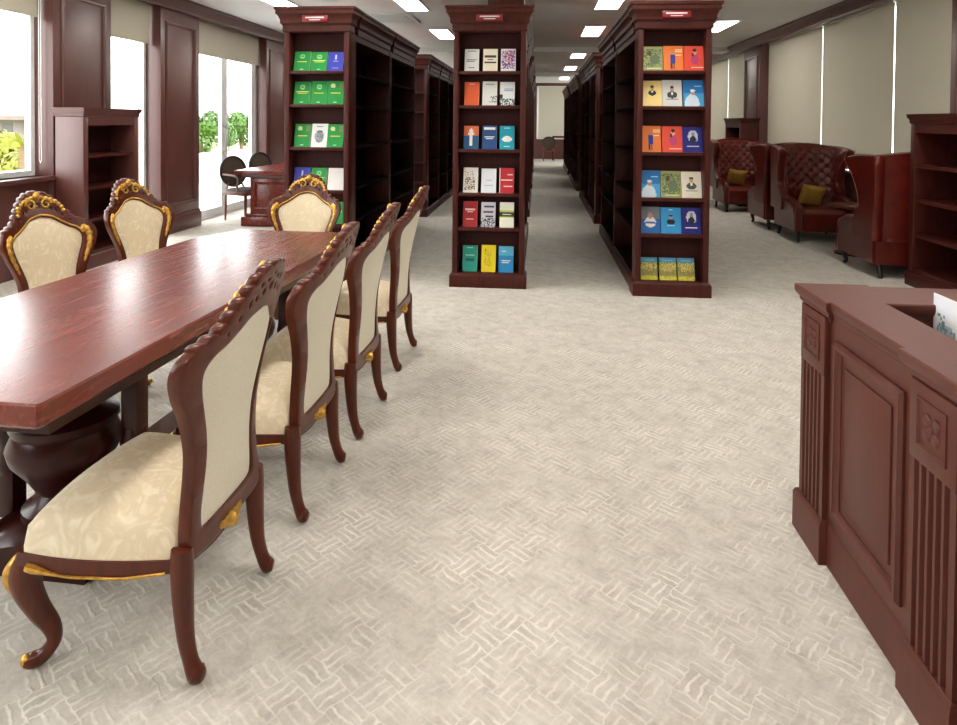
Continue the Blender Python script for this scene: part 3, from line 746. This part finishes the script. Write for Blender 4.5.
def topz(x):
    x = abs(x)
    for i in range(len(i_half) - 1, 0, -1):
        (x1, z1), (x0, z0) = i_half[i - 1], i_half[i]
        if x0 <= x <= x1 and z1 > .78: return z0 + (z1 - z0) * (x - x0) / max(1e-6, x1 - x0)
    return .81
def seat_pt(u, v, ex=0.0):
    """u,v in -1..1 -> seat plan"""
    a, c = u * math.sqrt(1 - .16 * v * v), v * math.sqrt(1 - .14 * u * u)
    t_ = (c + 1) / 2
    hwid = .215 + .065 * t_ + ex
    yy = -.205 - ex + t_ * (.432 + 2 * ex) + .012 * (1 - u * u) * t_
    return a * hwid * 1.03, yy
def chair_proto():
    r_ = empty('carved_dining_chair'); tag(r_, 'x', 'chair', 'carved cream dining chairs')
    vs, fs = curve_plate(outline, [inline] + holes, .013, .005)
    b = MB(); b._merge(vs, fs); bmesh.ops.remove_doubles(b.b, verts=b.b.verts, dist=1e-5)
    for ax, vals in ((2, [.34 + .035 * k for k in range(21)]), (0, [-.22 + .04 * k for k in range(12)])):
        for v_c in vals:
            no = [0, 0, 0]; no[ax] = 1; co = [0, 0, 0]; co[ax] = v_c
            bmesh.ops.bisect_plane(b.b, geom=b.b.verts[:] + b.b.edges[:] + b.b.faces[:], plane_co=co, plane_no=no, dist=1e-5)
    for v in b.b.verts: v.co.y += yb(v.co.x, v.co.z)
    b.build('back_frame', 'carved', r_, 50)
    def pad(sign, bulge, off):
        def f(i, j):
            u, v = i * 2 - 1, j
            z0 = .345 + v * .455
            x = u * (winner(z0) + .006) if v < .96 else u * .203
            zt = topz(min(abs(x), .199)) + .006
            z = .345 + v * (zt - .345)
            return (x, yb(x, z) + sign * (off + bulge * (1 - u ** 4) * (1 - (2 * v - 1) ** 6)), z)
        return f
    b = MB(); b.grid(pad(1, .024, .004), 20, 26); b.build('back_cushion', 'damask', r_, 80)
    b = MB(); b.grid(pad(-1, .012, .006), 20, 26); b.build('back_upholstery', 'backcloth', r_, 80)
    # seat
    def top(i, j):
        u, v = i * 2 - 1, j * 2 - 1
        x, y = seat_pt(u, v); e = max(abs(u), abs(v))
        return (x, y, .06 * y + .325 + .125 * (1 - e ** 5) ** .45 * (1 - .10 * (u * u + v * v)) if e < 1 else .325 + .06 * y)
    b = MB(); b.grid(top, 28, 28); b.build('seat_cushion', 'damask', r_, 80)
    # rail
    path = []
    n = 24
    for k in range(n): path.append((-1 + 2 * k / n, 1))
    for k in range(n): path.append((1, 1 - 2 * k / n))
    for k in range(n): path.append((1 - 2 * k / n, -1))
    for k in range(n): path.append((-1, -1 + 2 * k / n))
    N = len(path); vs = []
    for k, (u, v) in enumerate(path):
        s_ = (k % n) / n; low = .294 - .016 * math.sin(PI * s_) ** 2 + .006 * math.sin(PI * s_) ** 12
        xo, yo = seat_pt(u, v, .004); xi, yi = seat_pt(u, v, -.028)
        zt_ = .06 * yo; vs += [(xo, yo, .328 + zt_), (xo, yo, low + zt_), (xi, yi, low + zt_), (xi, yi, .328 + zt_)]
    fs = [(4 * k + j, 4 * ((k + 1) % N) + j, 4 * ((k + 1) % N) + (j + 1) % 4, 4 * k + (j + 1) % 4) for k in range(N) for j in range(4)]
    b = MB(); b._merge(vs, fs); b.build('seat_rail', 'carved', r_)
    for rng, nm in ((range(2, n - 1), 'front'), (range(n + 2, 2 * n - 1), 'side'), (range(3 * n + 2, 4 * n - 1), 'side')):
        pts = []
        for k in rng:
            u, v = path[k]; s_ = (k % n) / n; low = .294 - .016 * math.sin(PI * s_) ** 2 + .006 * math.sin(PI * s_) ** 12
            x, y = seat_pt(u, v, .006); pts.append((x, y, low + .003 + .06 * y))
        rad = [.0038] * len(pts)
        if nm == 'side':
            if rng.start == n + 2: rad = [.011, .012, .010, .007, .005] + rad[5:]
            else: rad = rad[5:] + [.005, .007, .010, .012, .011]
        b = MB(); b.tube(pts, rad, 7); b.build('gilt_trim', 'gold', r_)
    # gilded shell under the rear rail
    b = MB(); b.tube([(-.062 + .0124 * k, -.222, .318 - .016 * math.sin(PI * k / 10)) for k in range(11)], [.005, .011, .010, .017, .016, .025, .016, .017, .010, .011, .005], 8); b.build('gilt_shell', 'gold', r_)
    # legs
    for s_ in (-1, 1):
        d = Vector((s_ * .45, .9)).normalized(); ox, oy = s_ * .205, .188
        P_ = cr([(-.005, .335, .034), (.022, .300, .041), (.042, .262, .041), (.038, .215, .035), (.014, .155, .028), (-.016, .100, .0225), (-.020, .060, .018), (.004, .028, .019), (.030, .0205, .0200), (.046, .022, .015)], 4)
        b = MB(); b.tube([(ox + d.x * o_, oy + d.y * o_, z) for o_, z, q in P_], [q for o_, z, q in P_], 10)
        lg = b.build('leg', 'carved', r_, 60)
        A_ = cr([(.044, .318, .008), (.065, .288, .016), (.079, .258, .017), (.073, .226, .012), (.050, .190, .006)], 4)
        b = MB(); b.tube([(ox + d.x * o_, oy + d.y * o_, z) for o_, z, q in A_], [q for o_, z, q in A_], 8); b.build('gilt_leaf', 'gold', lg, 60)
        b = MB(); b.ball((ox + d.x * .042, oy + d.y * .042, .024), .016, 0, 8); b.build('gilt_toe', 'gold', lg, 60)
        ox, oy = s_ * .205, -.198
        P_ = cr([(0, .345, .027), (0, .30, .030), (.002, .22, .0275), (.010, .12, .0225), (.024, .062, .020), (.036, .034, .0225), (.046, .026, .0255), (.060, .024, .016)], 4)
        b = MB(); b.tube([(ox + s_ * o_ * .12, oy - o_, z) for o_, z, q in P_], [q for o_, z, q in P_], 10)
        b.build('leg', 'carved', r_, 60)
    # gilded carving on the face of the back
    for s_ in (-1, 1):
        S_ = cr([(.186, .655, .004), (.200, .69, .008), (.220, .74, .010), (.230, .785, .012), (.227, .820, .013), (.210, .842, .011), (.200, .828, .008), (.207, .812, .005)], 5)
        b = MB(); b.tube([(s_ * (x - .003), yb(x, z) + .013, z) for x, z, q in S_], [q * (1.0 + .5 * abs(math.sin(k * .8))) for k, (x, z, q) in enumerate(S_)], 8); b.build('gilt_scroll', 'gold', r_, 60)
    b = MB()
    A_ = [(.128 * math.cos(PI * k / 60), .932 + .090 * math.sin(PI * k / 60)) for k in range(61)]
    b.tube([(x, yb(x, z) + .014, z) for x, z in A_], [.0065 + .0065 * abs(math.sin(k * PI / 4)) for k in range(61)], 8)
    b.build('gilt_crest', 'gold', r_, 60)
    for s_ in (-1, 1):
        Q_ = [(s_ * (.042 + .030 * (1 - k / 22) * math.cos(k * .5)), .985 + .030 * (1 - k / 22) * math.sin(k * .5)) for k in range(18)]
        b = MB(); b.tube([(x, yb(x, z) + .021, z) for x, z in Q_], [.0075 - .0002 * k for k in range(18)], 6); b.build('crest_scroll', 'gold', r_, 60)
    b = MB(); b.ball((0, yb(0, 1.03) + .022, 1.028), .020, 0, 10, (1, .7, 1.2)); b.build('crest_finial', 'gold', r_, 60)
    b = MB(); b.tube([(x, yb(x, z) + .018, z) for x, z in [(p[0] * s2, p[1] + .008) for s2, seq in ((-1, i_half[-26:]), (1, i_half[-26:][::-1])) for p in seq][1:]], .0045, 6); b.build('gilt_beading', 'gold', r_, 60)
    return r_
C0 = chair_proto()
rt = math.radians(88.2)
place(C0, (-1.094, 1.812, 0), math.radians(88.5), 'cream carved chair with its whole seat and four legs in view, beside the table corner')
for (x, y, rz, lb) in ((-1.062, 2.500, rt, 'second cream carved chair along the aisle side of the table'),
                       (-1.030, 3.130, rt, 'third cream carved chair along the aisle side of the table'),
                       (-1.025, 3.950, rt, 'last cream carved chair along the aisle side, close to the tall bookcases'),
                       (-2.36, 3.22, math.radians(-104), 'gilded cream chair facing across the table before the low wall under the window'),
                       (-2.36, 4.02, math.radians(-104), 'gilded cream chair facing across the table before the low bookcase'),
                       (-1.66, 4.36, math.radians(180), 'gilded cream chair at the head of the table facing the viewer')):
    place(copy_tree(C0), (x, y, 0), rz, lb)

# ------------------------------------------------------------------ reception counter
CT = empty('reception_counter', (.965, 2.44, 0), 0, 'red brown panelled reception counter with fluted pilasters and open top well', 'counter')
# local: outer face at x=0 looking -x, far end at y=0, running towards -y
HC = .875; LEN = 2.3; AW = .14
MB().box(0.0, AW, -LEN, 0, .02, HC - .045).build('body', 'counter', CT)
MB().box(AW, 1.75, -.20, 0, .02, HC - .045).build('far_side', 'counter', CT)
MB().box(AW, 1.75, -LEN, -.20, .60, .63).build('worktop', 'counter', CT)
PS = [(-.19, 0), (-.88, -.69), (-1.57, -1.38), (-2.26, -2.07)]
poly = [(-.014, .02), (-.014, -.19 - .02), (0, -.19 - .02)]
for a, c in PS[1:]: poly += [(0, c + .02), (-.014, c + .02), (-.014, a - .02), (0, a - .02)]
poly = poly[:-1] + [(0, -LEN), (AW, -LEN), (AW, -.20), (1.75, -.20), (1.75, -.004), (.20, -.004), (.20, .02)]
b = MB()
def off(pl, d):  # grow an axis-aligned polygon by d
    n = len(pl); out = []
    area = sum(pl[i][0] * pl[(i + 1) % n][1] - pl[(i + 1) % n][0] * pl[i][1] for i in range(n)); sg = 1 if area > 0 else -1
    for i in range(n):
        p, q, r2 = pl[i - 1], pl[i], pl[(i + 1) % n]
        def nn(a, c):
            dx, dy = c[0] - a[0], c[1] - a[1]; k = math.hypot(dx, dy) or 1; return (dy / k * sg, -dx / k * sg)
        n1, n2 = nn(p, q), nn(q, r2); out.append((q[0] + d * (n1[0] + (n2[0] if abs(n1[0] - n2[0]) + abs(n1[1] - n2[1]) > .1 else 0)), q[1] + d * (n1[1] + (n2[1] if abs(n1[0] - n2[0]) + abs(n1[1] - n2[1]) > .1 else 0))))
    return out
def layered(pl, prof):
    n = len(pl); vs = []
    for o_, z in prof: vs += [(x, y, z) for x, y in off(pl, o_)]
    k = len(prof); fs = [tuple(range(n - 1, -1, -1)), tuple((k - 1) * n + i for i in range(n))]
    fs += [(i * n + j, i * n + (j + 1) % n, (i + 1) * n + (j + 1) % n, (i + 1) * n + j) for i in range(k - 1) for j in range(n)]
    return vs, fs
vs, fs = layered(poly, [(-.010, HC - .075), (-.006, HC - .062), (.004, HC - .052), (.004, HC - .042), (.012, HC - .034), (.018, HC - .022), (.018, HC - .004), (.015, HC)])
b._merge(vs, fs); b.build('counter_top', 'counter', CT, 30)
# plinth that steps out under every pilaster
b = MB(); pl2 = [(-.032, .02), (-.032, -.205), (-.006, -.205)]
for a, c in PS[1:]: pl2 += [(-.006, c + .015), (-.032, c + .015), (-.032, a - .015), (-.006, a - .015)]
pl2 = pl2[:-1] + [(-.006, -LEN), (AW + .01, -LEN), (AW + .01, -.21), (1.74, -.21), (1.74, .015), (.21, .015), (.21, .02)]
vs, fs = layered(pl2, [(.0, .0), (.0, .125), (-.006, .137), (-.012, .142)])
b._merge(vs, fs); b.build('plinth', 'counter', CT, 30)
for (a, c) in PS[:3]:
    w = c - a; nfl = 5; b = MB()
    # fluted face: section in (y, x) extruded up z
    sec = [(a, 0.004), (a, -.018)]
    m0 = .018; fwid = (w - 2 * m0) / nfl
    for k in range(nfl):
        y0 = a + m0 + k * fwid
        sec += [(y0 + .005, -.018), (y0 + .009, -.006), (y0 + fwid - .009, -.006), (y0 + fwid - .005, -.018)]
    sec += [(c, -.018), (c, .004)]
    b.prism(sec, lambda p, q, t_: (q, p, t_), .13, HC - .255)
    b.box(-.020, .004, a, c, HC - .256, HC - .06, .002)
    pil = b.build('fluted_pilaster', 'counter', CT)
    zc = HC - .155; yc = (a + c) / 2
    b = MB(); b.frame(lambda u, v, h: (-.020 - h, u, v), a + .035, c - .035, zc - .062, zc + .062, [(0, -.002), (0, .004), (.006, .006), (.012, -.002)])
    ros = b.build('carved_block', 'counter', pil)
    for k in range(4):
        a2 = PI / 4 + k * PI / 2
        b = MB(); b.ball((-.021, yc + .024 * math.cos(a2), zc + .024 * math.sin(a2)), .017, 0, 8, (.35, 1, 1)); b.build('rosette_petal', 'counter', pil)
    b = MB(); b.ball((-.022, yc, zc), .011, 0, 8, (.6, 1, 1)); b.build('rosette_centre', 'counter', pil)
for (a, c) in ((-.66, -.22), (-1.35, -.91), (-2.04, -1.60)):
    b = MB(); b.frame(lambda u, v, h: (-h, u, v), a + .02, c - .02, .185, HC - .12, [(0, -.003), (0, .008), (.008, .018), (.020, .018), (.028, .006), (.036, .003), (.036, -.003)])
    b.build('panel_moulding', 'counter', CT)
    MB().box(-.006, .002, a + .085, c - .085, .25, HC - .185, .004).build('raised_panel', 'counter', CT)
# card holder standing on the worktop
CH = empty('card_stand', (1.275, 2.16, .6305), 0, 'white upright picture card standing in the well of the counter', 'card stand')
art = [(238, 240, 246), ('e', .42, .56, .34, .13, (176, 196, 204)), ('n', .08, .4, .76, .66, (120, 150, 160), .45), ('n', .14, .6, .40, .78, (110, 140, 150), .5), ('n', .1, .05, .9, .3, (150, 175, 185), .5)]
me = cover_mesh(.15, .27, .004, art); me.name = 'picture_card'; o = bpy.data.objects.new('picture_card', me); COL.objects.link(o); o.parent = CH
o.rotation_euler = (0, 0, -PI / 2); o.location = (-.002, 0, .012)
MB().box(-.035, .035, -.08, .08, 0, .012, .003).build('stand_base', 'white', CH)

# ------------------------------------------------------------------ wing armchairs (face local +y)
def armchair_proto():
    r_ = empty('wing_armchair'); tag(r_, 'x', 'armchair', 'oxblood wing armchairs')
    MB().box(-.35, .35, -.33, .33, .13, .36, .02).build('seat_base', 'leather', r_)
    b = MB()
    def cush(i, j):
        u, v = i * 2 - 1, j * 2 - 1; e = max(abs(u), abs(v))
        return (u * .275, -.02 + v * .35, .345 + .065 * (1 - e ** 6) ** .5 if e < 1 else .355)
    b.grid(cush, 16, 16); b.build('seat_cushion', 'leather', r_, 80)
    # tufted back: a curved slab
    def inner(i, j):
        u, v = i * 2 - 1, j
        x = u * .34; zt = 1.20 - .05 * u * u; z = .40 + v * (zt - .40)
        y = -.20 - .10 * v + .09 * u * u
        a, c = x / .12, z / .13
        du = (a + c) % 1.0; dv = (a - c) % 1.0
        du, dv = min(du, 1 - du), min(dv, 1 - dv)
        inb = min(1, v * 4) * min(1, (1 - v) * 6) * min(1, (1 - abs(u)) * 6) * (1 if v > .12 else .3)
        d = (.022 * math.exp(-(du * du + dv * dv) / .03) + .009 * (math.exp(-du * du / .004) + math.exp(-dv * dv / .004))) * inb
        edge = .03 * max(0, (v - .93) / .07) ** 2
        return (x, y - d - edge + .03 * inb, z)
    b = MB(); b.grid(inner, 56, 64); b.build('tufted_back', 'leather', r_, 80)
    def outer(i, j):
        u, v = i * 2 - 1, j
        x = u * .36; zt = 1.205 - .05 * u * u
        if v > .92:
            w = (v - .92) / .08; return (x, -.40 + .06 * u * u + .075 * w, zt - .012 * (1 - w) * 0 + (-.01 if w < .5 else 0))
        z = .13 + v / .92 * (zt - .14); return (x, -.345 - .055 * v + .06 * u * u, z)
    b = MB(); b.grid(outer, 20, 26); b.build('outer_back', 'leather', r_, 60)
    for s_ in (-1, 1):
        prof_w = cr([(-.36, .36), (-.385, .80), (-.39, 1.14), (-.33, 1.165), (-.16, 1.165), (.02, 1.14), (.055, 1.115), (.03, 1.05), (-.06, .92), (-.115, .78), (-.11, .66), (-.02, .565), (.02, .50), (.0, .36)], 4)
        def wx(y, z, side): return s_ * (.312 + side * .088 + .055 * max(0, (z - .55) / .6) * (max(0, y + .36) / .4) ** .8)
        b = MB(); n = len(prof_w); vs = []
        for side in (0, .3, .7, 1):
            k = .012 if side in (0, 1) else 0
            cx_, cz_ = -.2, .8
            vs += [(wx(y, z, side), y + (k if y < cx_ else -k), z - (k if z > 1.0 else 0)) for y, z in prof_w]
        fs = [tuple(range(n)), tuple(range(4 * n - 1, 3 * n - 1, -1))] + [(q * n + i, q * n + n + i, q * n + n + (i + 1) % n, q * n + (i + 1) % n) for q in range(3) for i in range(n)]
        b._merge(vs, fs); wing = b.build('wing', 'leather', r_, 60)
        for q in (.02, .98):
            pts = [(wx(y, z, q) + s_ * (.004 if q > .5 else -.004), y + .004, z + .002) for y, z in prof_w[22:44]]
            b = MB(); b.tube(pts, .0045, 6); b.build('piping', 'brass', wing)
        # arm: rolled
        b = MB()
        secs = []
        for k in range(13):
            y = -.30 + .70 * k / 12
            rl = .062; zt = .50 - .10 * max(0, (y - .12) / .28) ** 1.6
            sec = [(.29, .14), (.29, zt - .04)] + [(.325 - .05 * math.cos(a_) , zt + .045 * math.sin(a_)) for a_ in [PI * t2 / 8 for t2 in range(1, 8)]] + [(.385, zt - .02), (.372, zt - .06), (.368, .14)]
            secs += [(s_ * x, min(y, .355 + .02 * math.sin(q * .5)), z) for q, (x, z) in enumerate(sec)]
        m_ = len(sec)
        fs = [tuple(range(m_)), tuple(range(13 * m_ - 1, 12 * m_ - 1, -1))] + [(q * m_ + i, q * m_ + (i + 1) % m_, (q + 1) * m_ + (i + 1) % m_, (q + 1) * m_ + i) for q in range(12) for i in range(m_)]
        b._merge(secs, fs); arm = b.build('arm', 'leather', r_, 50)
        for xx in (.296, .372):
            pts = [(s_ * xx, .362, .15), (s_ * xx, .366, .28), (s_ * xx, .362, .38), (s_ * (xx * .6 + .135), .33, .43), (s_ * (xx * .6 + .135), .22, .50), (s_ * (xx * .6 + .135), .05, .535)]
            b = MB(); b.tube(cr(pts, 3), .0045, 6); b.build('piping', 'brass', arm)
        # legs
        P_ = cr([(0, .15, .030), (.02, .12, .032), (.022, .08, .024), (.004, .04, .017), (.018, .017, .018), (.035, .015, .012)], 4)
        b = MB(); b.tube([(s_ * (.30 + o_ * .4), .29 + o_, z) for o_, z, q in P_], [q for o_, z, q in P_], 8); b.build('leg', 'black', r_)
        b = MB(); b.tube([(s_ * .30, -.28, .15), (s_ * .30, -.30, .07), (s_ * .30, -.325, .0)], [.026, .022, .017], 8); b.build('leg', 'black', r_)
    return r_
A0 = armchair_proto()
place(A0, (3.53, 6.87, 0), math.radians(0), 'oxblood wing armchair showing its plain back beside the low open bookcase').scale = (1.0, 1.12, 1)
for x, y, rz, lb in ((3.50, 8.72, 180, 'tufted oxblood wing armchair facing out with a yellow pillow, beside the side table'),
                     (3.48, 9.72, 0, 'oxblood wing armchair turned away, between the two tufted ones'),
                     (3.40, 11.44, 180, 'tufted oxblood wing armchair with a yellow pillow next to the portrait book display')):
    place(copy_tree(A0), (x, y, 0), math.radians(rz), lb).scale = (1.0, 1.08, 1)
def pillow_proto():
    b = MB()
    def f(sg):
        def g(i, j):
            u, v = i * 2 - 1, j * 2 - 1
            th = .055 * ((1 - u ** 4) * (1 - v ** 4)) ** .6
            k = 1 - .06 * (1 - abs(u)) ** 1 * abs(v) - .0
            return (u * .19 * (1 - .05 * (1 - v * v)), sg * th, v * .17 * (1 - .05 * (1 - u * u)))
        return g
    b.grid(f(1), 14, 14); b.grid(f(-1), 14, 14); bmesh.ops.remove_doubles(b.b, verts=b.b.verts, dist=1e-4)
    return b.build('throw_pillow', 'mustard', None, 70)
p0 = pillow_proto(); tag(p0, 'mustard yellow pillow in the tufted wing chair beside the side table', 'pillow', 'mustard pillows')
p0.location = (3.48, 8.74, .545); p0.scale = (.88, .88, .84); p0.rotation_euler = (math.radians(20), math.radians(7), math.radians(12))
p1 = p0.copy(); COL.objects.link(p1); p1.location = (3.34, 11.46, .545); p1['label'] = 'mustard yellow pillow in the wing chair next to the portrait book display'
ST = empty('side_table', (3.52, 7.72, 0), 0, 'small round dark side table between two facing wing chairs', 'table')
b = MB(); b.lathe([(.25, .525), (.265, .53), (.27, .545), (.262, .555)], seg=28); b.build('table_top', 'carved', ST)
b = MB(); b.lathe([(.03, .03), (.045, .1), (.03, .2), (.05, .32), (.028, .42), (.05, .525)], seg=14); b.build('pedestal', 'carved', ST)
b = MB(); b.lathe([(.18, 0), (.18, .02), (.06, .045), (.03, .05)], seg=20); b.build('base', 'carved', ST)

# ------------------------------------------------------------------ reading desk by the glass doors, oval-back chairs
DK = empty('reading_desk', (-3.55, 9.75, 0), 0, 'red wood reading desk on panelled pedestals before the glass doors', 'desk')
MB().box(-.52, .52, -1.22, 1.22, .715, .765, .008).build('desk_top', 'table', DK)
MB().box(-.46, .46, -1.12, 1.12, .66, .716, .004).build('apron', 'wall', DK)
for y in (-.82, .82):
    b = MB(); b.box(-.36, .36, y - .24, y + .24, .16, .66, .004)
    ped = b.build('pedestal', 'table', DK)
    b = MB(); b.frame(lambda u, v, h: (u, y - .24 - h, v), -.30, .30, .22, .60, [(0, -.002), (0, .006), (.015, .014), (.03, .006), (.04, -.002)]); b.build('panel_moulding', 'table', ped)
    b = MB(); b.box(-.46, .46, y - .32, y + .32, 0, .13, .01); b.box(-.42, .42, y - .29, y + .29, .13, .165, .008); b.build('pedestal_base', 'table', DK)
def oval_chair():
    r_ = empty('oval_back_chair'); tag(r_, 'x', 'chair', 'oval back chairs')
    b = MB()
    def top(i, j):
        u, v = i * 2 - 1, j * 2 - 1; e = max(abs(u), abs(v))
        return (u * .23, v * .22, .42 + .05 * (1 - e ** 4) ** .5 if e < 1 else .42)
    b.grid(top, 12, 12); b.build('seat', 'ovalback', r_, 80)
    MB().box(-.235, .235, -.225, .225, .37, .422, .01).build('seat_rail', 'oakchair', r_)
    E_ = [(.235 * math.cos(2 * PI * k / 24), .69 + .215 * math.sin(2 * PI * k / 24)) for k in range(24)]
    b = MB(); b.tube([(x, -.23 - .12 * (z - .45), z) for x, z in E_], .017, 8, closed=True); b.build('back_frame', 'black', r_)
    b = MB(); b.grid(lambda i, j: (.225 * i * math.cos(2 * PI * j), -.23 - .12 * (.69 + .205 * i * math.sin(2 * PI * j) - .45) + .015 * (1 - i * i), .69 + .205 * i * math.sin(2 * PI * j)), 5, 24); b.build('back_pad', 'ovalback', r_, 80)
    b = MB(); b.grid(lambda i, j: (.225 * i * math.cos(2 * PI * j), -.23 - .12 * (.69 + .205 * i * math.sin(2 * PI * j) - .45) - .015 * (1 - i * i), .69 + .205 * i * math.sin(2 * PI * j)), 5, 24); b.build('back_pad', 'ovalback', r_, 80)
    for s_ in (-1, 1):
        b = MB(); b.tube([(s_ * .19, -.21, .0), (s_ * .19, -.20, .38), (s_ * .12, -.232, .53)], [.014, .019, .014], 8); b.build('leg', 'oakchair', r_)
        b = MB(); b.tube([(s_ * .20, .19, .0), (s_ * .20, .19, .38)], [.012, .02], 8); b.build('leg', 'oakchair', r_)
        b = MB(); b.tube(cr([(s_ * .21, -.25, .66), (s_ * .25, -.10, .66), (s_ * .255, .05, .65), (s_ * .245, .10, .60), (s_ * .225, .06, .50), (s_ * .22, .07, .41)], 4), .014, 8); b.build('arm', 'oakchair', r_)
    return r_
O0 = oval_chair(); place(O0, (-4.20, 9.2, 0), math.radians(-112), 'brown oval back armchair by the glass door handle, at the desk corner')
place(copy_tree(O0), (-4.31, 10.4, 0), math.radians(-112), 'brown oval back chair farther along, only its back showing above the desk')
# far end of the aisle
place(copy_tree(O0), (.40, 24.7, 0), math.radians(0), 'small brown chair at the far end of the open aisle')
FD = empty('end_table', (1.0, 25.5, 0), 0, 'dark table below the window at the end of the aisle', 'table')
MB().box(-.45, .45, -.3, .3, .86, .92, .006).build('table_top', 'shelf', FD)
for sx_ in (-1, 1):
    for sy_ in (-1, 1): MB().box(sx_ * .42 - .03, sx_ * .42 + .03, sy_ * .27 - .03, sy_ * .27 + .03, 0, .862).build('leg', 'shelf', FD)

# ------------------------------------------------------------------ outside
MB().box(-8.2, XLW - .08, -4, 30, -.25, -.03).build('terrace_floor', 'concrete')['kind'] = 'structure'
MB().box(-8.2, -7.9, -4, 30, -.03, .62).build('terrace_wall', 'concrete')['kind'] = 'structure'
MB().box(-200, -8.2, -60, 220, -6.3, -6.0).build('ground_outside', 'leafy')['kind'] = 'structure'
H_ = empty('house', (-38.3, 42, -6), math.radians(12), 'pale two storey house with small windows seen through the window', 'house')
MB().box(-7, 5.2, -4, 4, 0, 7.5, .05).build('walls', 'house', H_)
b = MB(); b.prism([(-5, 7.3), (5, 7.3), (5, 7.55), (0, 8.6), (-5, 7.55)], lambda p, q, t_: (t_, p, q), -8, 6.0); b.build('roof', 'houseroof', H_)
for x in (-3.4, -1, 1.6, 4.1):
    for z in (4.7, 6.35): MB().box(x - .3, x + .3, -4.06, -3.98, z, z + .75).build('window', 'housewin', H_)
b = MB(); b.box(5.2, 5.6, -4.2, -3.8, 0, 7.4); b.build('column', 'houseroof', H_)
def tree(loc, r, label, mat, n=3000, trunk=5.5, flat=1.0):
    t_ = empty('tree', loc, 0, label, 'tree', 'trees outside')
    b = MB()
    blobs = [(Vector((R.uniform(-.6, .6), R.uniform(-.6, .6), R.uniform(-.5, .6) * flat)) * r, r * R.uniform(.45, .7)) for _ in range(9)]
    for k in range(n):
        c, q = R.choice(blobs); d = Vector((R.gauss(0, 1), R.gauss(0, 1), R.gauss(0, 1))).normalized()
        p = c + d * q * R.uniform(.75, 1.0); p.z = p.z
        s_ = r * R.uniform(.06, .12); a = Vector((R.gauss(0, 1), R.gauss(0, 1), R.gauss(0, 1))).normalized(); e = d.cross(a).normalized()
        a = e.cross(d)
        b._merge([p - a * s_, p + e * s_ * .5, p + a * s_, p - e * s_ * .5], [(0, 1, 2, 3)])
    b.build('crown', mat, t_, recalc=False)
    b = MB(); b.tube([(0, 0, -trunk), (.05, 0, -trunk * .5), (0, 0, 0), (.1, .05, r * .5)], [.16, .13, .1, .04], 8); b.build('trunk', 'bark', t_)
tree((-15.1, 28.4, .65), 1.15, 'rounded green tree seen through the first leaf of the glass door', 'leaf')
tree((-15.15, 32.6, .7), 1.15, 'rounded green tree seen through the second leaf of the glass door', 'leaf')
tree((-16.9, 21.6, .0), 1.15, 'yellow green bush below the house outside the window', 'leafy', flat=.5)
tree((-19.6, 22.6, .1), 1.15, 'yellow green bush partly cut by the picture edge outside the window', 'leafy', flat=.5)
PT = empty('palm_tree', (-15.75, 18.9, .55), 0, 'small palm rising over the bushes in front of the house', 'tree', 'trees outside')
b = MB()
for k in range(16):
    a = 2 * PI * k / 16 + R.uniform(-.1, .1); el = R.uniform(.2, 1.2)
    pts = [(math.cos(a) * q * math.cos(el) * 1.1, math.sin(a) * q * math.cos(el) * 1.1, math.sin(el) * q * 1.1 - .55 * q * q) for q in (0, .22, .42, .58, .7)]
    b.tube(pts, [.02, .07, .08, .05, .01], 4, flat=.2)
b.build('fronds', 'leafy', PT, recalc=False)
b = MB(); b.tube([(0, 0, -6), (0, 0, .05)], [.14, .1], 8); b.build('trunk', 'bark', PT)
